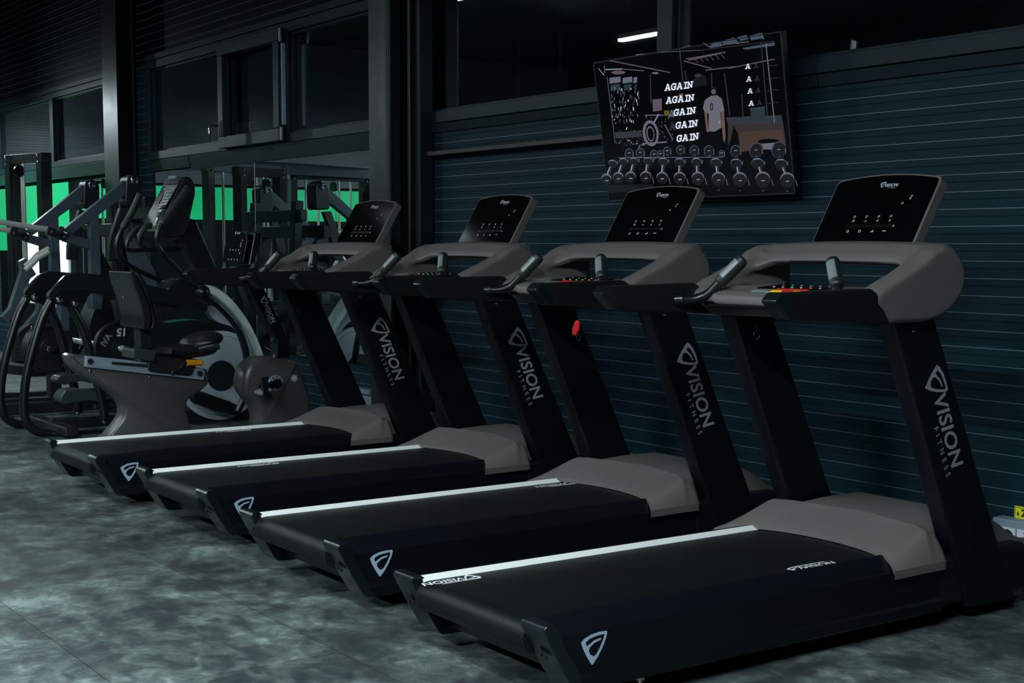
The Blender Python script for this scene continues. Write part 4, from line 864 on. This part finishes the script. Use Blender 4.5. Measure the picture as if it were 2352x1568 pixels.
# weight plates on the machine
def plate(name,c,R,txt,lab_,rot=0):
    t=thing(name,lab_,'weight plate',c,0,'rubber weight plates on the lever machine')
    MB().torus((0,0,0),R-.018,.022,'x',56,10).disc((0,0,0),R-.02,.026,'x',56).build('rim','plate_rubber',t,ang=50)
    MB().disc((.0,0,0),.085,.05,'x',40).build('hub','plate_rubber',t,bevel=.004)
    MB().torus((.027,0,0),.028,.006,'x',28,8).build('bore_ring','chrome',t)
    if txt:
        M=frame((.0145,.01,R*.60),(0,-1,0),(0,0,-1)); MB().mesh2d(text2d(txt,.085,.1,1,.004),M).build('number','logo_white',t,flat=True)
        a=2.6; M=frame((.0145,R*.62*cos(a),R*.62*sin(a)),(0,.55,.83),(0,-.83,.55)); MB().mesh2d(text2d('IVA',.07,0,1,.003),M).build('lettering','logo_grey',t,flat=True)
    return t
pc=onX(277,800,-11.0)
MBx=MB().cyl(Vector((-10.86,pc.y,pc.z)),Vector((-12.6,pc.y,pc.z)),.024,n=16); B_(MBx,'plate_axle','rod_chrome')
plate('weight_plate',pc,.225,'15','black rubber weight plate marked 15, low on the lever machine behind the bike saddle')
plate('weight_plate',pc+Vector((-1.55,0,.0)),.225,'15','black rubber weight plate on the far end of the lever machine axle')
pk=onX(112,800,-11.75)
for k in range(3):
    plate('weight_plate',Vector((-11.72-.06*k,pk.y,pk.z)),.20,'', ['nearest of three dark weight plates standing behind the bent tubes','middle of three dark weight plates standing behind the bent tubes','innermost of three dark weight plates standing behind the bent tubes'][k])
B_(MB().cyl(Vector((-11.62,pk.y,pk.z)),Vector((-12.1,pk.y,pk.z)),.024,n=14).bar((-11.95,pk.y,pk.z),(-11.95,pk.y,.05),.07,.07),'plate_peg','frame_dark')

# ================================================================== CABLE STATIONS
def station(name,loc,rz,lb,n=4,W=1.0,H=2.25,beam=None,h=1.6):
    t=thing(name,lb,'cable machine',loc,rz)
    for x in (-W/2,W/2): MB().box((x,0,H/2),(.09,.13,H)).build('post','frame_dark',t,bevel=.006)
    MB().box((0,0,H-.05),(W+.12,.12,.10)).build('top_beam','frame_dark' if W<.9 else 'steel_blue',t,bevel=.006)
    MB().box((0,0,.05),(W+.1,.5,.1)).build('base','frame_dark',t,bevel=.006)
    for i in range(n):
        x=-W*.34+W*.68*i/(n-1) if n>1 else 0
        MB().cyl((x,-.05 if i%2 else .05,.1),(x,-.05 if i%2 else .05,H-.1),.016,n=12).build('guide_rod','rod_chrome',t)
    st_=MB()
    for k in range(14): st_.box((0,0,.14+k*.045),(W*.78,.16,.040))
    st_.build('weight_stack','frame_dark',t,bevel=.002)
    MB().disc((0,-.10,H-.18),.06,.03,'x',28).build('pulley','tube_black',t); MB().cyl((0,-.16,.8),(0,-.16,H-.18),.004,n=8).build('cable','tube_black',t)
    for x in (-W/2,W/2): 
        MB().ell((x,-.07,H-.03),(.018,.012,.018),12,8).build('bolt','chrome',t); MB().ell((x,-.07,H-.09),(.018,.012,.018),12,8).build('bolt','chrome',t)
    return t
station('cable_tower',(-15.1,4.45,0),rad(14),'black cable tower with chrome guide rods at the far left, right before the mirror',3,.62,2.3)
station('cable_tower',(-15.1,3.05,0),rad(80),'cable station with four chrome rods, seen in the mirror behind the bike console',4,1.0,2.28)
CT=station('cable_tower',(-16.1,1.45,0),rad(84),'cable station seen in the mirror above the farthest treadmill console',4,1.1,2.28)
station('cable_tower',(-14.3,3.25,0),rad(70),'cable station with chrome rods seen in the mirror just right of the elliptical console',3,.6,2.2)
station('cable_tower',(-17.0,4.1,0),rad(75),'cable station deep in the left mirror beside the glowing doorway',3,.7,2.28)
cb=MB().slab([Vector((-15.6,3.75,2.22)),Vector((-15.75,2.2,2.22)),Vector((-16.3,.3,2.22)),Vector((-16.3,.3,2.36)),Vector((-15.75,2.2,2.36)),Vector((-15.6,3.75,2.36))],(.08,0.02,0))
o=cb.build('cross_member','steel_blue',bevel=.006); o.parent=CT; o.location=-Vector(CT.location); o.location=Matrix.Rotation(-CT.rotation_euler.z,3,'Z')@o.location; o.rotation_euler=(0,0,-CT.rotation_euler.z)
